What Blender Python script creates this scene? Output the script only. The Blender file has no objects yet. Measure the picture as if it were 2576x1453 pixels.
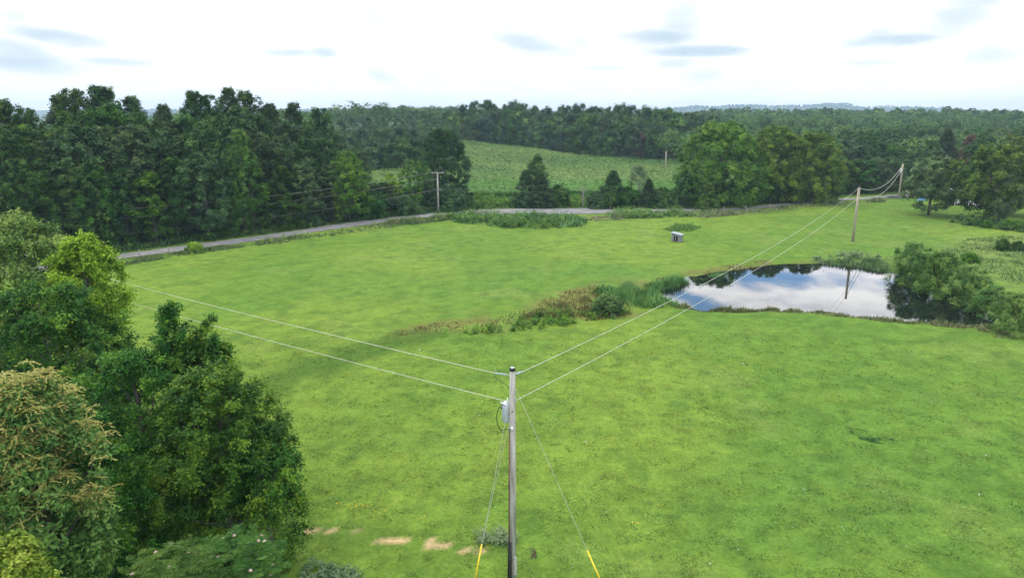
import bpy, math, random
import numpy as np
from mathutils import Vector

# ------------------------------------------------------------------ camera
F = 1740.0; CX = 1288.0; CY = 726.5          # focal length and centre in units of a 2576 wide frame
HC = 19.2                                    # camera height
PITCH = math.atan((CY - 287.0) / F)
scene = bpy.context.scene
cam_d = bpy.data.cameras.new("camera"); cam = bpy.data.objects.new("camera", cam_d)
scene.collection.objects.link(cam); scene.camera = cam
cam.location = (0, 0, HC); cam.rotation_euler = (math.pi/2 - PITCH, 0, 0)
cam_d.sensor_width = 36.0; cam_d.lens = 36.0 * F / 2576.0
cam_d.clip_start = 0.2; cam_d.clip_end = 20000

# ------------------------------------------------------------------ world
SUN_EL = math.radians(58); SUN_AZ = math.radians(-50)     # azimuth from +Y towards +X
world = bpy.data.worlds.new("World"); scene.world = world; world.use_nodes = True
nt = world.node_tree; nt.nodes.clear()
def N(tree, kind, **kw):
    n = tree.nodes.new(kind)
    for k, v in kw.items():
        if k == 'inp':
            for i, val in v.items():
                n.inputs[i].default_value = val
        else:
            setattr(n, k, v)
    return n
def math_(tree, op, a, b=None, clamp=False):
    n = tree.nodes.new('ShaderNodeMath'); n.operation = op; n.use_clamp = clamp
    for i, v in enumerate((a, b)):
        if v is None: continue
        if isinstance(v, (int, float)): n.inputs[i].default_value = v
        else: tree.links.new(v, n.inputs[i])
    return n.outputs[0]
def mixc(tree, fac, a, b, blend='MIX'):
    n = tree.nodes.new('ShaderNodeMix'); n.data_type = 'RGBA'; n.blend_type = blend
    for i, v in ((0, fac), (6, a), (7, b)):
        if isinstance(v, (int, float)): n.inputs[i].default_value = v
        elif isinstance(v, tuple): n.inputs[i].default_value = v if len(v) == 4 else (*v, 1)
        else: tree.links.new(v, n.inputs[i])
    return n.outputs[2]
def smooth(tree, v, lo, hi):
    n = tree.nodes.new('ShaderNodeMapRange'); n.interpolation_type = 'SMOOTHSTEP'
    tree.links.new(v, n.inputs[0]); n.inputs[1].default_value = lo; n.inputs[2].default_value = hi
    return n.outputs[0]
sky = N(nt, 'ShaderNodeTexSky', sky_type='NISHITA', sun_disc=False, sun_elevation=SUN_EL, sun_rotation=SUN_AZ,
        air_density=1.0, dust_density=0.8, ozone_density=1.5)
tc = N(nt, 'ShaderNodeTexCoord'); sep = N(nt, 'ShaderNodeSeparateXYZ')
nt.links.new(tc.outputs['Generated'], sep.inputs[0])
dx, dy, dz = sep.outputs[0], sep.outputs[1], sep.outputs[2]
az = math_(nt, 'ARCTAN2', dx, dy); el = math_(nt, 'ARCSINE', dz)
def noise(tree, vec, scale, detail=6, rough=0.55, dist=0.0):
    n = tree.nodes.new('ShaderNodeTexNoise'); n.inputs['Scale'].default_value = scale
    n.inputs['Detail'].default_value = detail; n.inputs['Roughness'].default_value = rough
    n.inputs['Distortion'].default_value = dist
    tree.links.new(vec, n.inputs['Vector']); return n.outputs['Fac']
comb = N(nt, 'ShaderNodeCombineXYZ'); nt.links.new(az, comb.inputs[0])
nt.links.new(math_(nt, 'MULTIPLY', el, 2.6), comb.inputs[1]); comb.inputs[2].default_value = 3.7
cn = noise(nt, comb.outputs[0], 5.0, 8, 0.5, 0.3)
comb2 = N(nt, 'ShaderNodeCombineXYZ'); nt.links.new(az, comb2.inputs[0])
nt.links.new(math_(nt, 'MULTIPLY', el, 3.5), comb2.inputs[1]); comb2.inputs[2].default_value = 9.1
cn2 = noise(nt, comb2.outputs[0], 14.0, 6, 0.55, 0.2)
# cloud cover: a closed deck low down, breaking into cumulus with blue between higher up
lowdeck = smooth(nt, el, 0.20, 0.10)
cover = smooth(nt, math_(nt, 'ADD', cn, math_(nt, 'MULTIPLY', lowdeck, 0.5)), 0.47, 0.58)
cloud_v = mixc(nt, smooth(nt, cn2, 0.35, 0.65), (38.0, 38.5, 42.0), (56.0, 55.5, 55.0))
blue = mixc(nt, 0.8, sky.outputs[0], (12.0, 23.0, 40.0))
top = smooth(nt, el, 0.40, 1.0)
low = smooth(nt, el, 0.20, 0.14)
col = mixc(nt, cover, blue, cloud_v)
col = mixc(nt, low, col, mixc(nt, smooth(nt, cn, .3, .7), (18.8, 19.0, 19.3), (22, 22, 22)))
col = mixc(nt, top, col, (41.0, 39.7, 37.0))
# grey-blue flat cloud bases seen low over the woods: (azimuth, elevation, half width, half height, tilt) in degrees
def pix_dir(u, v):
    x = (u - CX) / F; y = -(v - CY) / F
    d = Vector((x, math.cos(PITCH) + y * math.sin(PITCH), -math.sin(PITCH) + y * math.cos(PITCH))).normalized()
    return d
bases = [(128, 90, 80, 11, .12, 1), (45, 40, 26, 12, 0, .5), (40, 128, 55, 16, .1, .9), (70, 160, 85, 14, .05, 1), (285, 156, 75, 6, .02, .7),
         (735, 134, 62, 7, 0, .8), (812, 133, 30, 9, 0, .8), (945, 35, 40, 36, .3, .35), (955, 186, 45, 14, .3, .6), (1330, 108, 105, 16, .2, .85), (1275, 75, 26, 24, .3, .5),
         (1355, 132, 60, 7, 0, .5), (1660, 95, 85, 13, .0, 1.1), (1715, 60, 45, 42, -.3, .7), (1745, 128, 110, 10, .02, 1.2), (1700, 160, 45, 8, 0, .6),
         (1775, 188, 50, 12, -.1, .45), (2240, 100, 90, 10, -.02, 1.1), (2215, 88, 30, 10, 0, .7), (2430, 30, 75, 30, -.5, .75), (2500, 138, 52, 14, -.1, .6), (2185, 158, 60, 4, 0, .5),
         (1515, 172, 45, 4, 0, .4), (1070, 175, 40, 16, .3, .3), (1450, 100, 30, 18, .4, .35), (2375, 70, 50, 10, -.35, .55)]
wob = math_(nt, 'MULTIPLY', math_(nt, 'SUBTRACT', noise(nt, comb2.outputs[0], 22.0, 5, .6), 0.5), 1.9)
acc = None
for (u, v, hw, hh, tilt, amp) in bases:
    d = pix_dir(u, v); a0 = math.atan2(d.x, d.y); e0 = math.asin(d.z)
    da = math_(nt, 'SUBTRACT', az, a0); de = math_(nt, 'SUBTRACT', el, e0)
    de = math_(nt, 'ADD', de, math_(nt, 'MULTIPLY', da, tilt))
    q = math_(nt, 'ADD', math_(nt, 'POWER', math_(nt, 'ABSOLUTE', math_(nt, 'MULTIPLY', da, F / (hw * 1.1))), 2.0),
              math_(nt, 'POWER', math_(nt, 'ABSOLUTE', math_(nt, 'MULTIPLY', de, F / (hh * 1.5))), 2.0))
    q = math_(nt, 'ADD', q, wob)
    m = math_(nt, 'MULTIPLY', smooth(nt, q, 1.7, -0.3), amp)
    acc = m if acc is None else math_(nt, 'MAXIMUM', acc, m)
col = mixc(nt, math_(nt, 'MULTIPLY', acc, 0.95, True), col, (10.8, 13.2, 14.8))
below = smooth(nt, el, -0.02, 0.0)
col = mixc(nt, below, (1.6, 2.2, 1.4), col)
bg = N(nt, 'ShaderNodeBackground'); nt.links.new(col, bg.inputs[0]); bg.inputs[1].default_value = 0.1
wo = N(nt, 'ShaderNodeOutputWorld'); nt.links.new(bg.outputs[0], wo.inputs[0])

# ------------------------------------------------------------------ sun and exposure
sd = bpy.data.lights.new("sun", 'SUN'); sun = bpy.data.objects.new("sun", sd); scene.collection.objects.link(sun)
sd.energy = 2.6; sd.angle = math.radians(12); sd.color = (1.0, 0.95, 0.87)
sdir = Vector((math.sin(SUN_AZ)*math.cos(SUN_EL), math.cos(SUN_AZ)*math.cos(SUN_EL), math.sin(SUN_EL)))
sun.rotation_euler = sdir.to_track_quat('Z', 'Y').to_euler()
scene.view_settings.view_transform = 'Standard'; scene.view_settings.look = 'None'
scene.view_settings.exposure = -0.74; scene.view_settings.gamma = 1.0; scene.view_settings.use_curve_mapping = False
scene.render.engine = 'CYCLES'
scene.cycles.max_bounces = 6; scene.cycles.diffuse_bounces = 3; scene.cycles.transmission_bounces = 4
scene.cycles.volume_bounces = 0; scene.cycles.transparent_max_bounces = 8

# ------------------------------------------------------------------ maths helpers
sP, cP = math.sin(PITCH), math.cos(PITCH)
def lattice(seed, n=256):
    return np.random.RandomState(seed).rand(n, n)
LAT = {}
def vnoise(x, y, scale, seed=0):
    if seed not in LAT: LAT[seed] = lattice(seed)
    g = LAT[seed]; x = np.asarray(x, float) / scale + 1000.3; y = np.asarray(y, float) / scale + 1000.7
    xi = np.floor(x).astype(int); yi = np.floor(y).astype(int); fx = x - xi; fy = y - yi
    fx = fx*fx*(3-2*fx); fy = fy*fy*(3-2*fy); n = g.shape[0]
    a = g[xi % n, yi % n]; b = g[(xi+1) % n, yi % n]; c = g[xi % n, (yi+1) % n]; d = g[(xi+1) % n, (yi+1) % n]
    return (a*(1-fx)+b*fx)*(1-fy) + (c*(1-fx)+d*fx)*fy
def fbm(x, y, scale, seed=0, oct=3):
    s = 0; a = 1; t = 0
    for i in range(oct):
        s = s + a*vnoise(x, y, scale/2**i, seed+i); t += a; a *= .5
    return s/t
def ss(x, a, b):
    t = np.clip((np.asarray(x, float)-a)/(b-a), 0, 1); return t*t*(3-2*t)

def ray(u, v):
    x = (u-CX)/F; y = -(v-CY)/F
    return x, cP + y*sP, -sP + y*cP
def flat(u, v, z=0.0):
    x, y, w = ray(u, v); t = (z-HC)/w
    return x*t, y*t
def project(x, y, z):
    dep = y*cP - (z-HC)*sP; up = y*sP + (z-HC)*cP
    return CX + F*x/dep, CY - F*up/dep

WATER_Z = -0.35
pond_px = [(1652,738),(1675,727),(1705,716),(1760,700),(1830,689),(1900,679),(1960,671),(2020,667),(2080,666),(2140,669),(2200,677),(2240,688),
           (2290,708),(2350,735),(2420,765),(2470,795),(2462,812),(2390,812),(2300,803),(2200,797),(2120,785),(2040,777),(1960,775),(1900,775),
           (1840,776),(1780,775),(1735,768),(1690,755)]
pond = np.array([flat(u, v, WATER_Z) for u, v in pond_px])
def sdf(x, y, poly):
    x = np.asarray(x, float); y = np.asarray(y, float); d = np.full(x.shape, 1e9); ins = np.zeros(x.shape, bool); n = len(poly)
    for i in range(n):
        ax, ay = poly[i]; bx, by = poly[(i+1) % n]; ex, ey = bx-ax, by-ay
        t = np.clip(((x-ax)*ex+(y-ay)*ey)/(ex*ex+ey*ey), 0, 1)
        d = np.minimum(d, np.hypot(x-ax-ex*t, y-ay-ey*t))
        c = ((ay > y) != (by > y)) & (x < (bx-ax)*(y-ay)/(by-ay+1e-12)+ax); ins ^= c
    return np.where(ins, -d, d)

def terrain(x, y):
    x = np.asarray(x, float); y = np.asarray(y, float)
    z = 0.30*(fbm(x, y, 22, 5, 2)-.5) + 0.10*(fbm(x, y, 4, 8, 2)-.5)
    z = z * ss(y, 0, 25)
    z = z + 6.5*ss(y, 190, 330)*ss(x, 95, -60)*(1-.6*ss(y, 420, 700))
    z = z + 3.0*ss(y, 300, 700)
    z = z + 6.0*ss(y, 190, 430)*ss(x/np.maximum(y, 1), .20, .30)*(1-ss(y, 600, 1200))
    d = sdf(x, y, pond) + 1.2*(fbm(x, y, 2.2, 31, 2)-.5)
    bowl = ss(d, 3.2, -2.5)
    return z*(1-ss(d, 8, 1)) - 1.45*bowl*0.9
def tz(x, y): return float(terrain(np.array([x]), np.array([y]))[0])
def ground(u, v):
    z = 0.0
    for i in range(12):
        x, y = flat(u, v, z); z = .5*z + .5*tz(x, y)
    return x, y, tz(x, y)

# ------------------------------------------------------------------ object helpers
COL = scene.collection
def mesh_from(name, V, Fc, mat=None, smooth_=False, attrs=None):
    V = np.asarray(V, np.float32); me = bpy.data.meshes.new(name)
    if isinstance(Fc, np.ndarray):
        k = Fc.shape[1]; nf = len(Fc)
        me.vertices.add(len(V)); me.vertices.foreach_set('co', V.ravel())
        me.loops.add(nf*k); me.loops.foreach_set('vertex_index', Fc.astype(np.int32).ravel())
        me.polygons.add(nf); me.polygons.foreach_set('loop_start', np.arange(0, nf*k, k, dtype=np.int32))
        me.update(calc_edges=True)
    else:
        me.from_pydata([tuple(p) for p in V], [], [tuple(f) for f in Fc]); me.update()
    if smooth_: me.polygons.foreach_set('use_smooth', np.ones(len(me.polygons), bool))
    for nm, dom, typ, arr in (attrs or []):
        a = me.attributes.new(nm, typ, dom); arr = np.asarray(arr, np.float32)
        a.data.foreach_set('color' if typ == 'FLOAT_COLOR' else 'value', arr.ravel())
    if mat: me.materials.append(mat)
    return me
def obj(name, me, parent=None, loc=None):
    o = bpy.data.objects.new(name, me); COL.objects.link(o)
    if parent: o.parent = parent
    if loc is not None: o.location = loc
    return o
def tag(o, label=None, cat=None, group=None, kind=None):
    if label: o['label'] = label
    if cat: o['category'] = cat
    if group: o['group'] = group
    if kind: o['kind'] = kind
    return o
def empty(name, loc, rz=0, sc=(1, 1, 1)):
    o = obj(name, None); o.location = loc; o.rotation_euler = (0, 0, rz); o.scale = sc; return o

class MB:
    def __init__(s): s.V = []; s.F = []; s.n = 0
    def add(s, V, Fc):
        s.V += [tuple(map(float, p)) for p in V]; s.F += [tuple(i+s.n for i in f) for f in Fc]; s.n = len(s.V)
    def box(s, c, d, rz=0.0, skew=None, skewy=0.0):
        c = Vector(c); hx, hy, hz = d[0]/2, d[1]/2, d[2]/2; ca, sa = math.cos(rz), math.sin(rz); V = []
        for z in (-hz, hz):
            for x, y in ((-hx, -hy), (hx, -hy), (hx, hy), (-hx, hy)):
                zz = z + (skew*x if skew else 0) + skewy*y
                V.append((c.x+x*ca-y*sa, c.y+x*sa+y*ca, c.z+zz))
        s.add(V, [(3, 2, 1, 0), (4, 5, 6, 7), (0, 1, 5, 4), (1, 2, 6, 5), (2, 3, 7, 6), (3, 0, 4, 7)])
    def tube(s, pts, rad, sides=8, cap=True):
        pts = [Vector(p) for p in pts]
        if isinstance(rad, (int, float)): rad = [rad]*len(pts)
        V = []; prev = None
        for i, p in enumerate(pts):
            t = (pts[min(i+1, len(pts)-1)]-pts[max(i-1, 0)]).normalized()
            ref = Vector((1, 0, 0)) if abs(t.x) < .9 else Vector((0, 1, 0))
            a = prev - t*prev.dot(t) if prev is not None else ref - t*ref.dot(t)
            a.normalize(); b = t.cross(a); prev = a
            for k in range(sides):
                th = 2*math.pi*k/sides; V.append(p + (a*math.cos(th)+b*math.sin(th))*rad[i])
        Fc = []
        for i in range(len(pts)-1):
            for k in range(sides):
                k2 = (k+1) % sides; Fc.append((i*sides+k, i*sides+k2, (i+1)*sides+k2, (i+1)*sides+k))
        if cap:
            Fc.append(tuple(range(sides))[::-1]); Fc.append(tuple((len(pts)-1)*sides+k for k in range(sides)))
        s.add(V, Fc)
    def mesh(s, name, mat, smooth_=False):
        return mesh_from(name, s.V, s.F, mat, smooth_)
    def build(s, name, mat, parent=None, smooth_=False, loc=None):
        return obj(name, s.mesh(name, mat, smooth_), parent, loc)

# ------------------------------------------------------------------ materials
def newmat(name):
    m = bpy.data.materials.new(name); m.use_nodes = True; t = m.node_tree
    b = t.nodes['Principled BSDF']; return m, t, b
def plain(name, c1, c2, scale=6, rough=.8, metal=0, bump=.0, stretch=(1, 1, 1), spec=.3):
    m, t, b = newmat(name); tcn = N(t, 'ShaderNodeTexCoord'); mp = N(t, 'ShaderNodeMapping'); mp.inputs['Scale'].default_value = stretch
    t.links.new(tcn.outputs['Object'], mp.inputs[0]); f = noise(t, mp.outputs[0], scale, 6, .6)
    c = mixc(t, smooth(t, f, .35, .65), c1, c2); t.links.new(c, b.inputs['Base Color'])
    b.inputs['Roughness'].default_value = rough; b.inputs['Metallic'].default_value = metal; b.inputs['Specular IOR Level'].default_value = spec
    if bump:
        bp = N(t, 'ShaderNodeBump'); bp.inputs['Strength'].default_value = bump; bp.inputs['Distance'].default_value = .05
        t.links.new(f, bp.inputs['Height']); t.links.new(bp.outputs[0], b.inputs['Normal'])
    return m
def leafmat(name, dark, mid, light, transl=.2, rough=.6, objvar=.5, hue=.022, spec=.1):
    """foliage: colour runs dark-mid-light with each leaf's own tint, each plant a little different"""
    m, t, b = newmat(name)
    at = N(t, 'ShaderNodeAttribute', attribute_name='tint'); cr = N(t, 'ShaderNodeValToRGB')
    e = cr.color_ramp.elements; e[0].position = 0.0; e[0].color = (*dark, 1); e[1].position = 1.0; e[1].color = (*light, 1)
    k = e.new(.5); k.color = (*mid, 1)
    t.links.new(at.outputs['Fac'], cr.inputs[0])
    oi = N(t, 'ShaderNodeObjectInfo'); hs = N(t, 'ShaderNodeHueSaturation')
    t.links.new(cr.outputs[0], hs.inputs['Color'])
    t.links.new(math_(t, 'ADD', math_(t, 'MULTIPLY', oi.outputs['Random'], objvar), 1-objvar/2), hs.inputs['Value'])
    r2 = math_(t, 'FRACT', math_(t, 'MULTIPLY', oi.outputs['Random'], 17.3))
    t.links.new(math_(t, 'ADD', math_(t, 'MULTIPLY', r2, hue*2), .5-hue), hs.inputs['Hue'])
    r3 = math_(t, 'FRACT', math_(t, 'MULTIPLY', oi.outputs['Random'], 53.1))
    t.links.new(math_(t, 'ADD', math_(t, 'MULTIPLY', r3, .35 if objvar > .1 else 0), .85 if objvar > .1 else 1.05), hs.inputs['Saturation'])
    t.links.new(hs.outputs[0], b.inputs['Base Color']); b.inputs['Roughness'].default_value = rough; b.inputs['Specular IOR Level'].default_value = spec
    tr = N(t, 'ShaderNodeBsdfTranslucent'); mx = N(t, 'ShaderNodeMixShader'); mx.inputs[0].default_value = transl
    c2 = mixc(t, 1.0, hs.outputs[0], (1.25, 1.35, .6), 'MULTIPLY'); t.links.new(c2, tr.inputs[0])
    t.links.new(b.outputs[0], mx.inputs[1]); t.links.new(tr.outputs[0], mx.inputs[2])
    t.links.new(mx.outputs[0], t.nodes['Material Output'].inputs[0]); return m
def rgbmat(name, rough=.75, transl=.25, vary=0.0, vscale=3.0):
    """colour straight from the mesh's own rgb attribute"""
    m, t, b = newmat(name); at = N(t, 'ShaderNodeAttribute', attribute_name='rgb'); c = at.outputs['Color']
    t.links.new(c, b.inputs['Base Color']); b.inputs['Roughness'].default_value = rough; b.inputs['Specular IOR Level'].default_value = .15
    tr = N(t, 'ShaderNodeBsdfTranslucent'); mx = N(t, 'ShaderNodeMixShader'); mx.inputs[0].default_value = transl
    t.links.new(c, tr.inputs[0]); t.links.new(b.outputs[0], mx.inputs[1]); t.links.new(tr.outputs[0], mx.inputs[2])
    t.links.new(mx.outputs[0], t.nodes['Material Output'].inputs[0]); return m

M = {}
M['bark'] = plain('bark', (.075, .062, .05), (.15, .13, .11), 5, .95, bump=.6, stretch=(1, 1, .3))
M['pale_bark'] = plain('pale_bark', (.22, .20, .17), (.36, .33, .29), 5, .95, bump=.4, stretch=(1, 1, .3))
M['leaf'] = leafmat('leaf', (.015, .045, .012), (.046, .105, .025), (.12, .215, .048))
M['leaf_far'] = leafmat('leaf_far', (.019, .052, .016), (.055, .115, .032), (.125, .21, .055))
M['leaf_bright'] = leafmat('leaf_bright', (.035, .085, .016), (.07, .155, .026), (.20, .32, .055), objvar=.2, hue=.008)  # brighter green foliage colours
M['leaf_oak'] = leafmat('leaf_oak', (.04, .085, .014), (.095, .165, .026), (.25, .335, .055), objvar=0, hue=.004)
M['leaf_yellow'] = leafmat('leaf_yellow', (.08, .14, .022), (.19, .26, .04), (.37, .41, .09), objvar=.1)
M['leaf_lime'] = leafmat('leaf_lime', (.09, .17, .02), (.20, .32, .035), (.34, .46, .06), objvar=.1, hue=.004)
M['leaf_big_oak'] = leafmat('leaf_big_oak', (.035, .09, .016), (.085, .18, .028), (.23, .37, .06), objvar=0, hue=0)
M['leaf_olive'] = leafmat('leaf_olive', (.03, .07, .02), (.08, .14, .036), (.18, .25, .065), objvar=.15)
M['leaf_cedar'] = leafmat('leaf_cedar', (.018, .045, .013), (.042, .085, .024), (.08, .14, .04), transl=.1)
M['leaf_cedar_bright'] = leafmat('leaf_cedar_bright', (.03, .075, .016), (.07, .14, .028), (.13, .21, .04), transl=.1, objvar=.1)  # fresher, brighter green of the small cedar
M['leaf_grey'] = leafmat('leaf_grey', (.08, .125, .06), (.15, .22, .11), (.24, .31, .17), objvar=.1)
M['leaf_rust'] = leafmat('leaf_rust', (.08, .06, .035), (.14, .095, .055), (.20, .14, .08), objvar=.1)
M['leaf_near'] = leafmat('leaf_near', (.018, .060, .012), (.050, .125, .022), (.165, .27, .035), objvar=.1, rough=.5, spec=.08)
M['leaf_soft'] = leafmat('leaf_soft', (.05, .11, .028), (.14, .225, .06), (.29, .36, .10), objvar=.1)
M['flower_tan'] = leafmat('flower_tan', (.17, .17, .045), (.31, .29, .09), (.46, .42, .17), objvar=0, hue=0)
M['flower_pink'] = plain('flower_pink', (.55, .36, .36), (.75, .62, .58), 20)
M['wood_pole'] = plain('weathered_pole_wood', (.24, .21, .18), (.46, .43, .39), 9, .9, bump=.3, stretch=(1, 1, .06))
M['tan_pole'] = plain('tan_pole_wood', (.26, .21, .15), (.42, .36, .27), 9, .9, bump=.3, stretch=(1, 1, .06))
M['grey_metal'] = plain('grey_metal', (.42, .44, .46), (.55, .57, .58), 8, .45, .5)
M['porcelain'] = plain('pale_insulator', (.30, .36, .42), (.42, .48, .54), 10, .3, spec=.5)
M['transformer'] = plain('transformer_paint', (.42, .45, .48), (.54, .57, .60), 3, .45)
M['wire'] = plain('aluminium_wire', (.44, .43, .36), (.58, .56, .46), 5, .6, .25)
M['dark_wire'] = plain('dark_wire', (.16, .14, .13), (.28, .24, .22), 5, .6, .2)
M['black'] = plain('black_rubber', (.012, .012, .013), (.03, .03, .03), 8, .5)
M['yellow'] = plain('yellow_guard_plastic', (.78, .55, .03), (.85, .62, .05), 3, .4)
M['rust'] = plain('rusty_conduit', (.12, .05, .03), (.25, .12, .07), 12, .8, stretch=(1, 1, .5))
M['shed_wood'] = plain('weathered_shed_boards', (.12, .115, .11), (.30, .29, .285), 5, .9, bump=.4, stretch=(4, 4, .5))
M['tin'] = plain('tin_roof', (.24, .28, .30), (.36, .40, .42), 5, .5, .25)
M['post'] = plain('fence_post_wood', (.20, .18, .15), (.33, .30, .26), 10, .9)
M['dark_wall'] = plain('dark_siding', (.010, .011, .016), (.022, .024, .03), 3, .6)
M['white_paint'] = plain('white_paint', (.62, .62, .62), (.78, .78, .78), 3, .5)
M['blue_tarp'] = plain('blue_tarp', (.03, .10, .20), (.05, .15, .28), 4, .5)
M['stone'] = plain('pale_stone', (.40, .36, .34), (.66, .61, .59), 2, .9, bump=.5)
M['gravel'] = plain('gravel', (.26, .25, .25), (.42, .41, .41), 3, .95)
M['shed_shade'] = plain('shed_shade_black', (.01, .01, .01), (.02, .018, .016), 3, .95)  # near-black colour standing in for the shade inside the shed

# ------------------------------------------------------------------ ground colours (the field's own patches of grass, clover, rush and bare soil)
def P2(u, v): return flat(u, v, 0.0)
def poly_w(px, z=0.0): return np.array([flat(u, v, z) for u, v in px])
brown_px = [(980,835),(1100,812),(1250,800),(1330,770),(1400,735),(1500,715),(1620,705),(1700,690),(1790,672),(1900,655),(1960,655),(1900,672),(1760,695),(1690,710),
            (1600,745),(1590,790),(1480,800),(1350,800),(1250,830),(1100,835),(1000,850)]
BROWN = poly_w(brown_px)
CORN_px = [(900,470),(1100,492),(1190,500),(1330,500),(1500,497),(1700,492),(1760,470)]
tan_r = poly_w([(2430,600),(2576,590),(2700,640),(2700,760),(2560,720),(2470,690),(2350,640)])
darkline = poly_w([(690,950),(760,905),(900,880),(1000,845),(1100,838),(1080,860),(900,905),(790,960),(700,1000)])
spots_soil = [(985,1357,22,8),(1015,1358,22,7),(1085,1360,13,9),(1115,1372,30,8),(1175,1380,36,11),(1210,1385,18,6),(825,1334,26,6),(905,1335,18,6),(780,1332,16,4),(1440,1362,22,4),(670,1330,15,5)]
def spot_w(u, v, du, dv):
    x, y = P2(u, v); x2, _ = P2(u+du, v); _, y2 = P2(u, v-dv); return x, y, abs(x2-x), abs(y2-y)
SOIL = [spot_w(*s) for s in spots_soil]
YEL = [spot_w(*s) for s in [(910,1265,28,6),(1066,1296,20,6),(885,1270,16,5),(1600,1310,14,5),(1602,1415,16,10),(1530,1100,20,4),(1700,1215,22,4),(1410,1000,14,5),(1655,1270,20,5),(1150,1290,10,4),(950,1283,20,6),(990,1232,6,4),
                            (860,1262,14,4),(1040,1300,8,4),(2580,1330,20,5),(1600,1410,8,6),(2190,1230,10,4)]]
def ground_rgb(x, y):
    x = np.asarray(x, float); y = np.asarray(y, float)
    big = fbm(x, y*.55, 13, 41, 3); mid = fbm(x, y, 3.4, 51, 3); sm = fbm(x, y, .9, 61, 2); hue = fbm(x*.7, y, 24, 71, 3)
    g1 = np.array([.098, .171, .026]); g2 = np.array([.131, .196, .030]); g3 = np.array([.070, .146, .026]); straw = np.array([.15, .195, .05])
    t = ss(big, .34, .66)[..., None]; c = g1*(1-t)+g2*t
    t = (ss(hue, .54, .74)*.45)[..., None]; c = c*(1-t)+g3*t
    t = (ss(mid, .56, .80)*.35)[..., None]; c = c*(1-t)+g3*t
    t = (ss(fbm(x, y, 6, 81, 3), .60, .78)*.4)[..., None]; c = c*(1-t)+straw*t
    c = c*(0.74+0.52*sm)[..., None]
    tf = fbm(x, y, 1.5, 151, 3); t = (ss(tf, .60, .74)*.5)[..., None]; c = c*(1-t)+g3*.8*t
    t = (ss(fbm(x, y, 2.6, 161, 3), .60, .76)*.35)[..., None]; c = c*(1-t)+np.array([.135, .20, .03])*t
    t = (ss(y, 44, 24)*.16)[..., None]; c = c*(1-t) + c*np.array([.70, .80, .80])*t
    d = sdf(x, y, BROWN); nz = fbm(x, y, 2.5, 91, 3)
    t = (ss(d + 3.4*(nz-.5), 1.6, -1.2)*.65)[..., None]
    br = np.array([.15, .125, .045])*(1-ss(nz, .4, .7))[..., None] + np.array([.14, .22, .04])*ss(nz, .4, .7)[..., None]; c = c*(1-t)+br*t
    d = sdf(x, y, darkline); t = (ss(d+4*(nz-.5), 2.2, -1)*.75)[..., None]; c = c*(1-t)+np.array([.052, .105, .017])*t
    d = sdf(x, y, tan_r); t = (ss(d+9*(nz-.5), 5, -3)*.3)[..., None]; c = c*(1-t)+np.array([.19, .20, .085])*t
    d = sdf(x, y, pond); t = (ss(d+2.4*(nz-.5), 2.6, .2)*.75)[..., None]; c = c*(1-t)+np.array([.12, .13, .045])*t
    t = ss(d, .4, -.6)[..., None]; c = c*(1-t)+np.array([.03, .028, .018])*t
    ns = fbm(x, y, .5, 101, 3)
    for sx, sy, rx, ry in SOIL:
        q = ((x-sx)/rx)**2+((y-sy)/ry)**2+4.5*(ns-.5); t = (ss(q, 1.5, .6))[..., None]*.95
        c = c*(1-t)+np.array([.40, .28, .165])*t
    # beyond the road: dark wood floor
    return c
def soil_amount(x, y):
    s = np.zeros(np.shape(x)); ns = fbm(x, y, .5, 101, 3)
    for sx, sy, rx, ry in SOIL:
        s = np.maximum(s, ss(((x-sx)/rx)**2+((y-sy)/ry)**2+4.5*(ns-.5), 1.5, .6))
    return s

# ------------------------------------------------------------------ road centre line
road_pts = []
def road_world(px):
    P = [flat(u, v) for u, v in px]; out = []
    n = len(P)
    for i in range(n-1):
        p0 = np.array(P[max(i-1, 0)]); p1 = np.array(P[i]); p2 = np.array(P[i+1]); p3 = np.array(P[min(i+2, n-1)])
        for k in range(8):
            t = k/8; out.append(.5*((2*p1)+(-p0+p2)*t+(2*p0-5*p1+4*p2-p3)*t*t+(-p0+3*p1-3*p2+p3)*t**3))
    out.append(np.array(P[-1])); return np.array(out)
ROADPX = [(-420,765),(-150,715),(100,676),(275,649),(450,626),(640,601),(800,578),(900,564),(1000,551),(1100,542),(1200,536),(1300,533),(1420,532),(1540,531),(1680,528),(1800,527),(1900,522),(2000,513),(2090,505),(2160,500),(2230,495),(2330,489),(2480,484)]
ROAD = road_world(ROADPX)
def road_dist(x, y):
    d = np.full(np.shape(x), 1e9); s = np.zeros(np.shape(x))
    for i in range(len(ROAD)-1):
        ax, ay = ROAD[i]; ex, ey = ROAD[i+1]-ROAD[i]
        t = np.clip(((x-ax)*ex+(y-ay)*ey)/(ex*ex+ey*ey), 0, 1); dd = np.hypot(x-ax-ex*t, y-ay-ey*t)
        side = np.sign(ex*(y-ay)-ey*(x-ax)); s = np.where(dd < d, side, s); d = np.minimum(d, dd)
    return d, s          # s > 0: beyond the road (away from the camera)

# ------------------------------------------------------------------ ground sheet
def graded(lo, hi, step, far_lo, far_hi, g=1.10):
    a = list(np.arange(lo, hi+step, step)); s = step; x = a[-1]
    while x < far_hi: s *= g; x += s; a.append(x)
    s = step; x = lo; b = []
    while x > far_lo: s *= g; x -= s; b.append(x)
    return np.array(b[::-1]+a)
gx = graded(-45, 75, .4, -7000, 7000, 1.09); gy = graded(14, 150, .4, -400, 9000, 1.09)
GX, GY = np.meshgrid(gx, gy); GZ = terrain(GX, GY)
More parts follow.
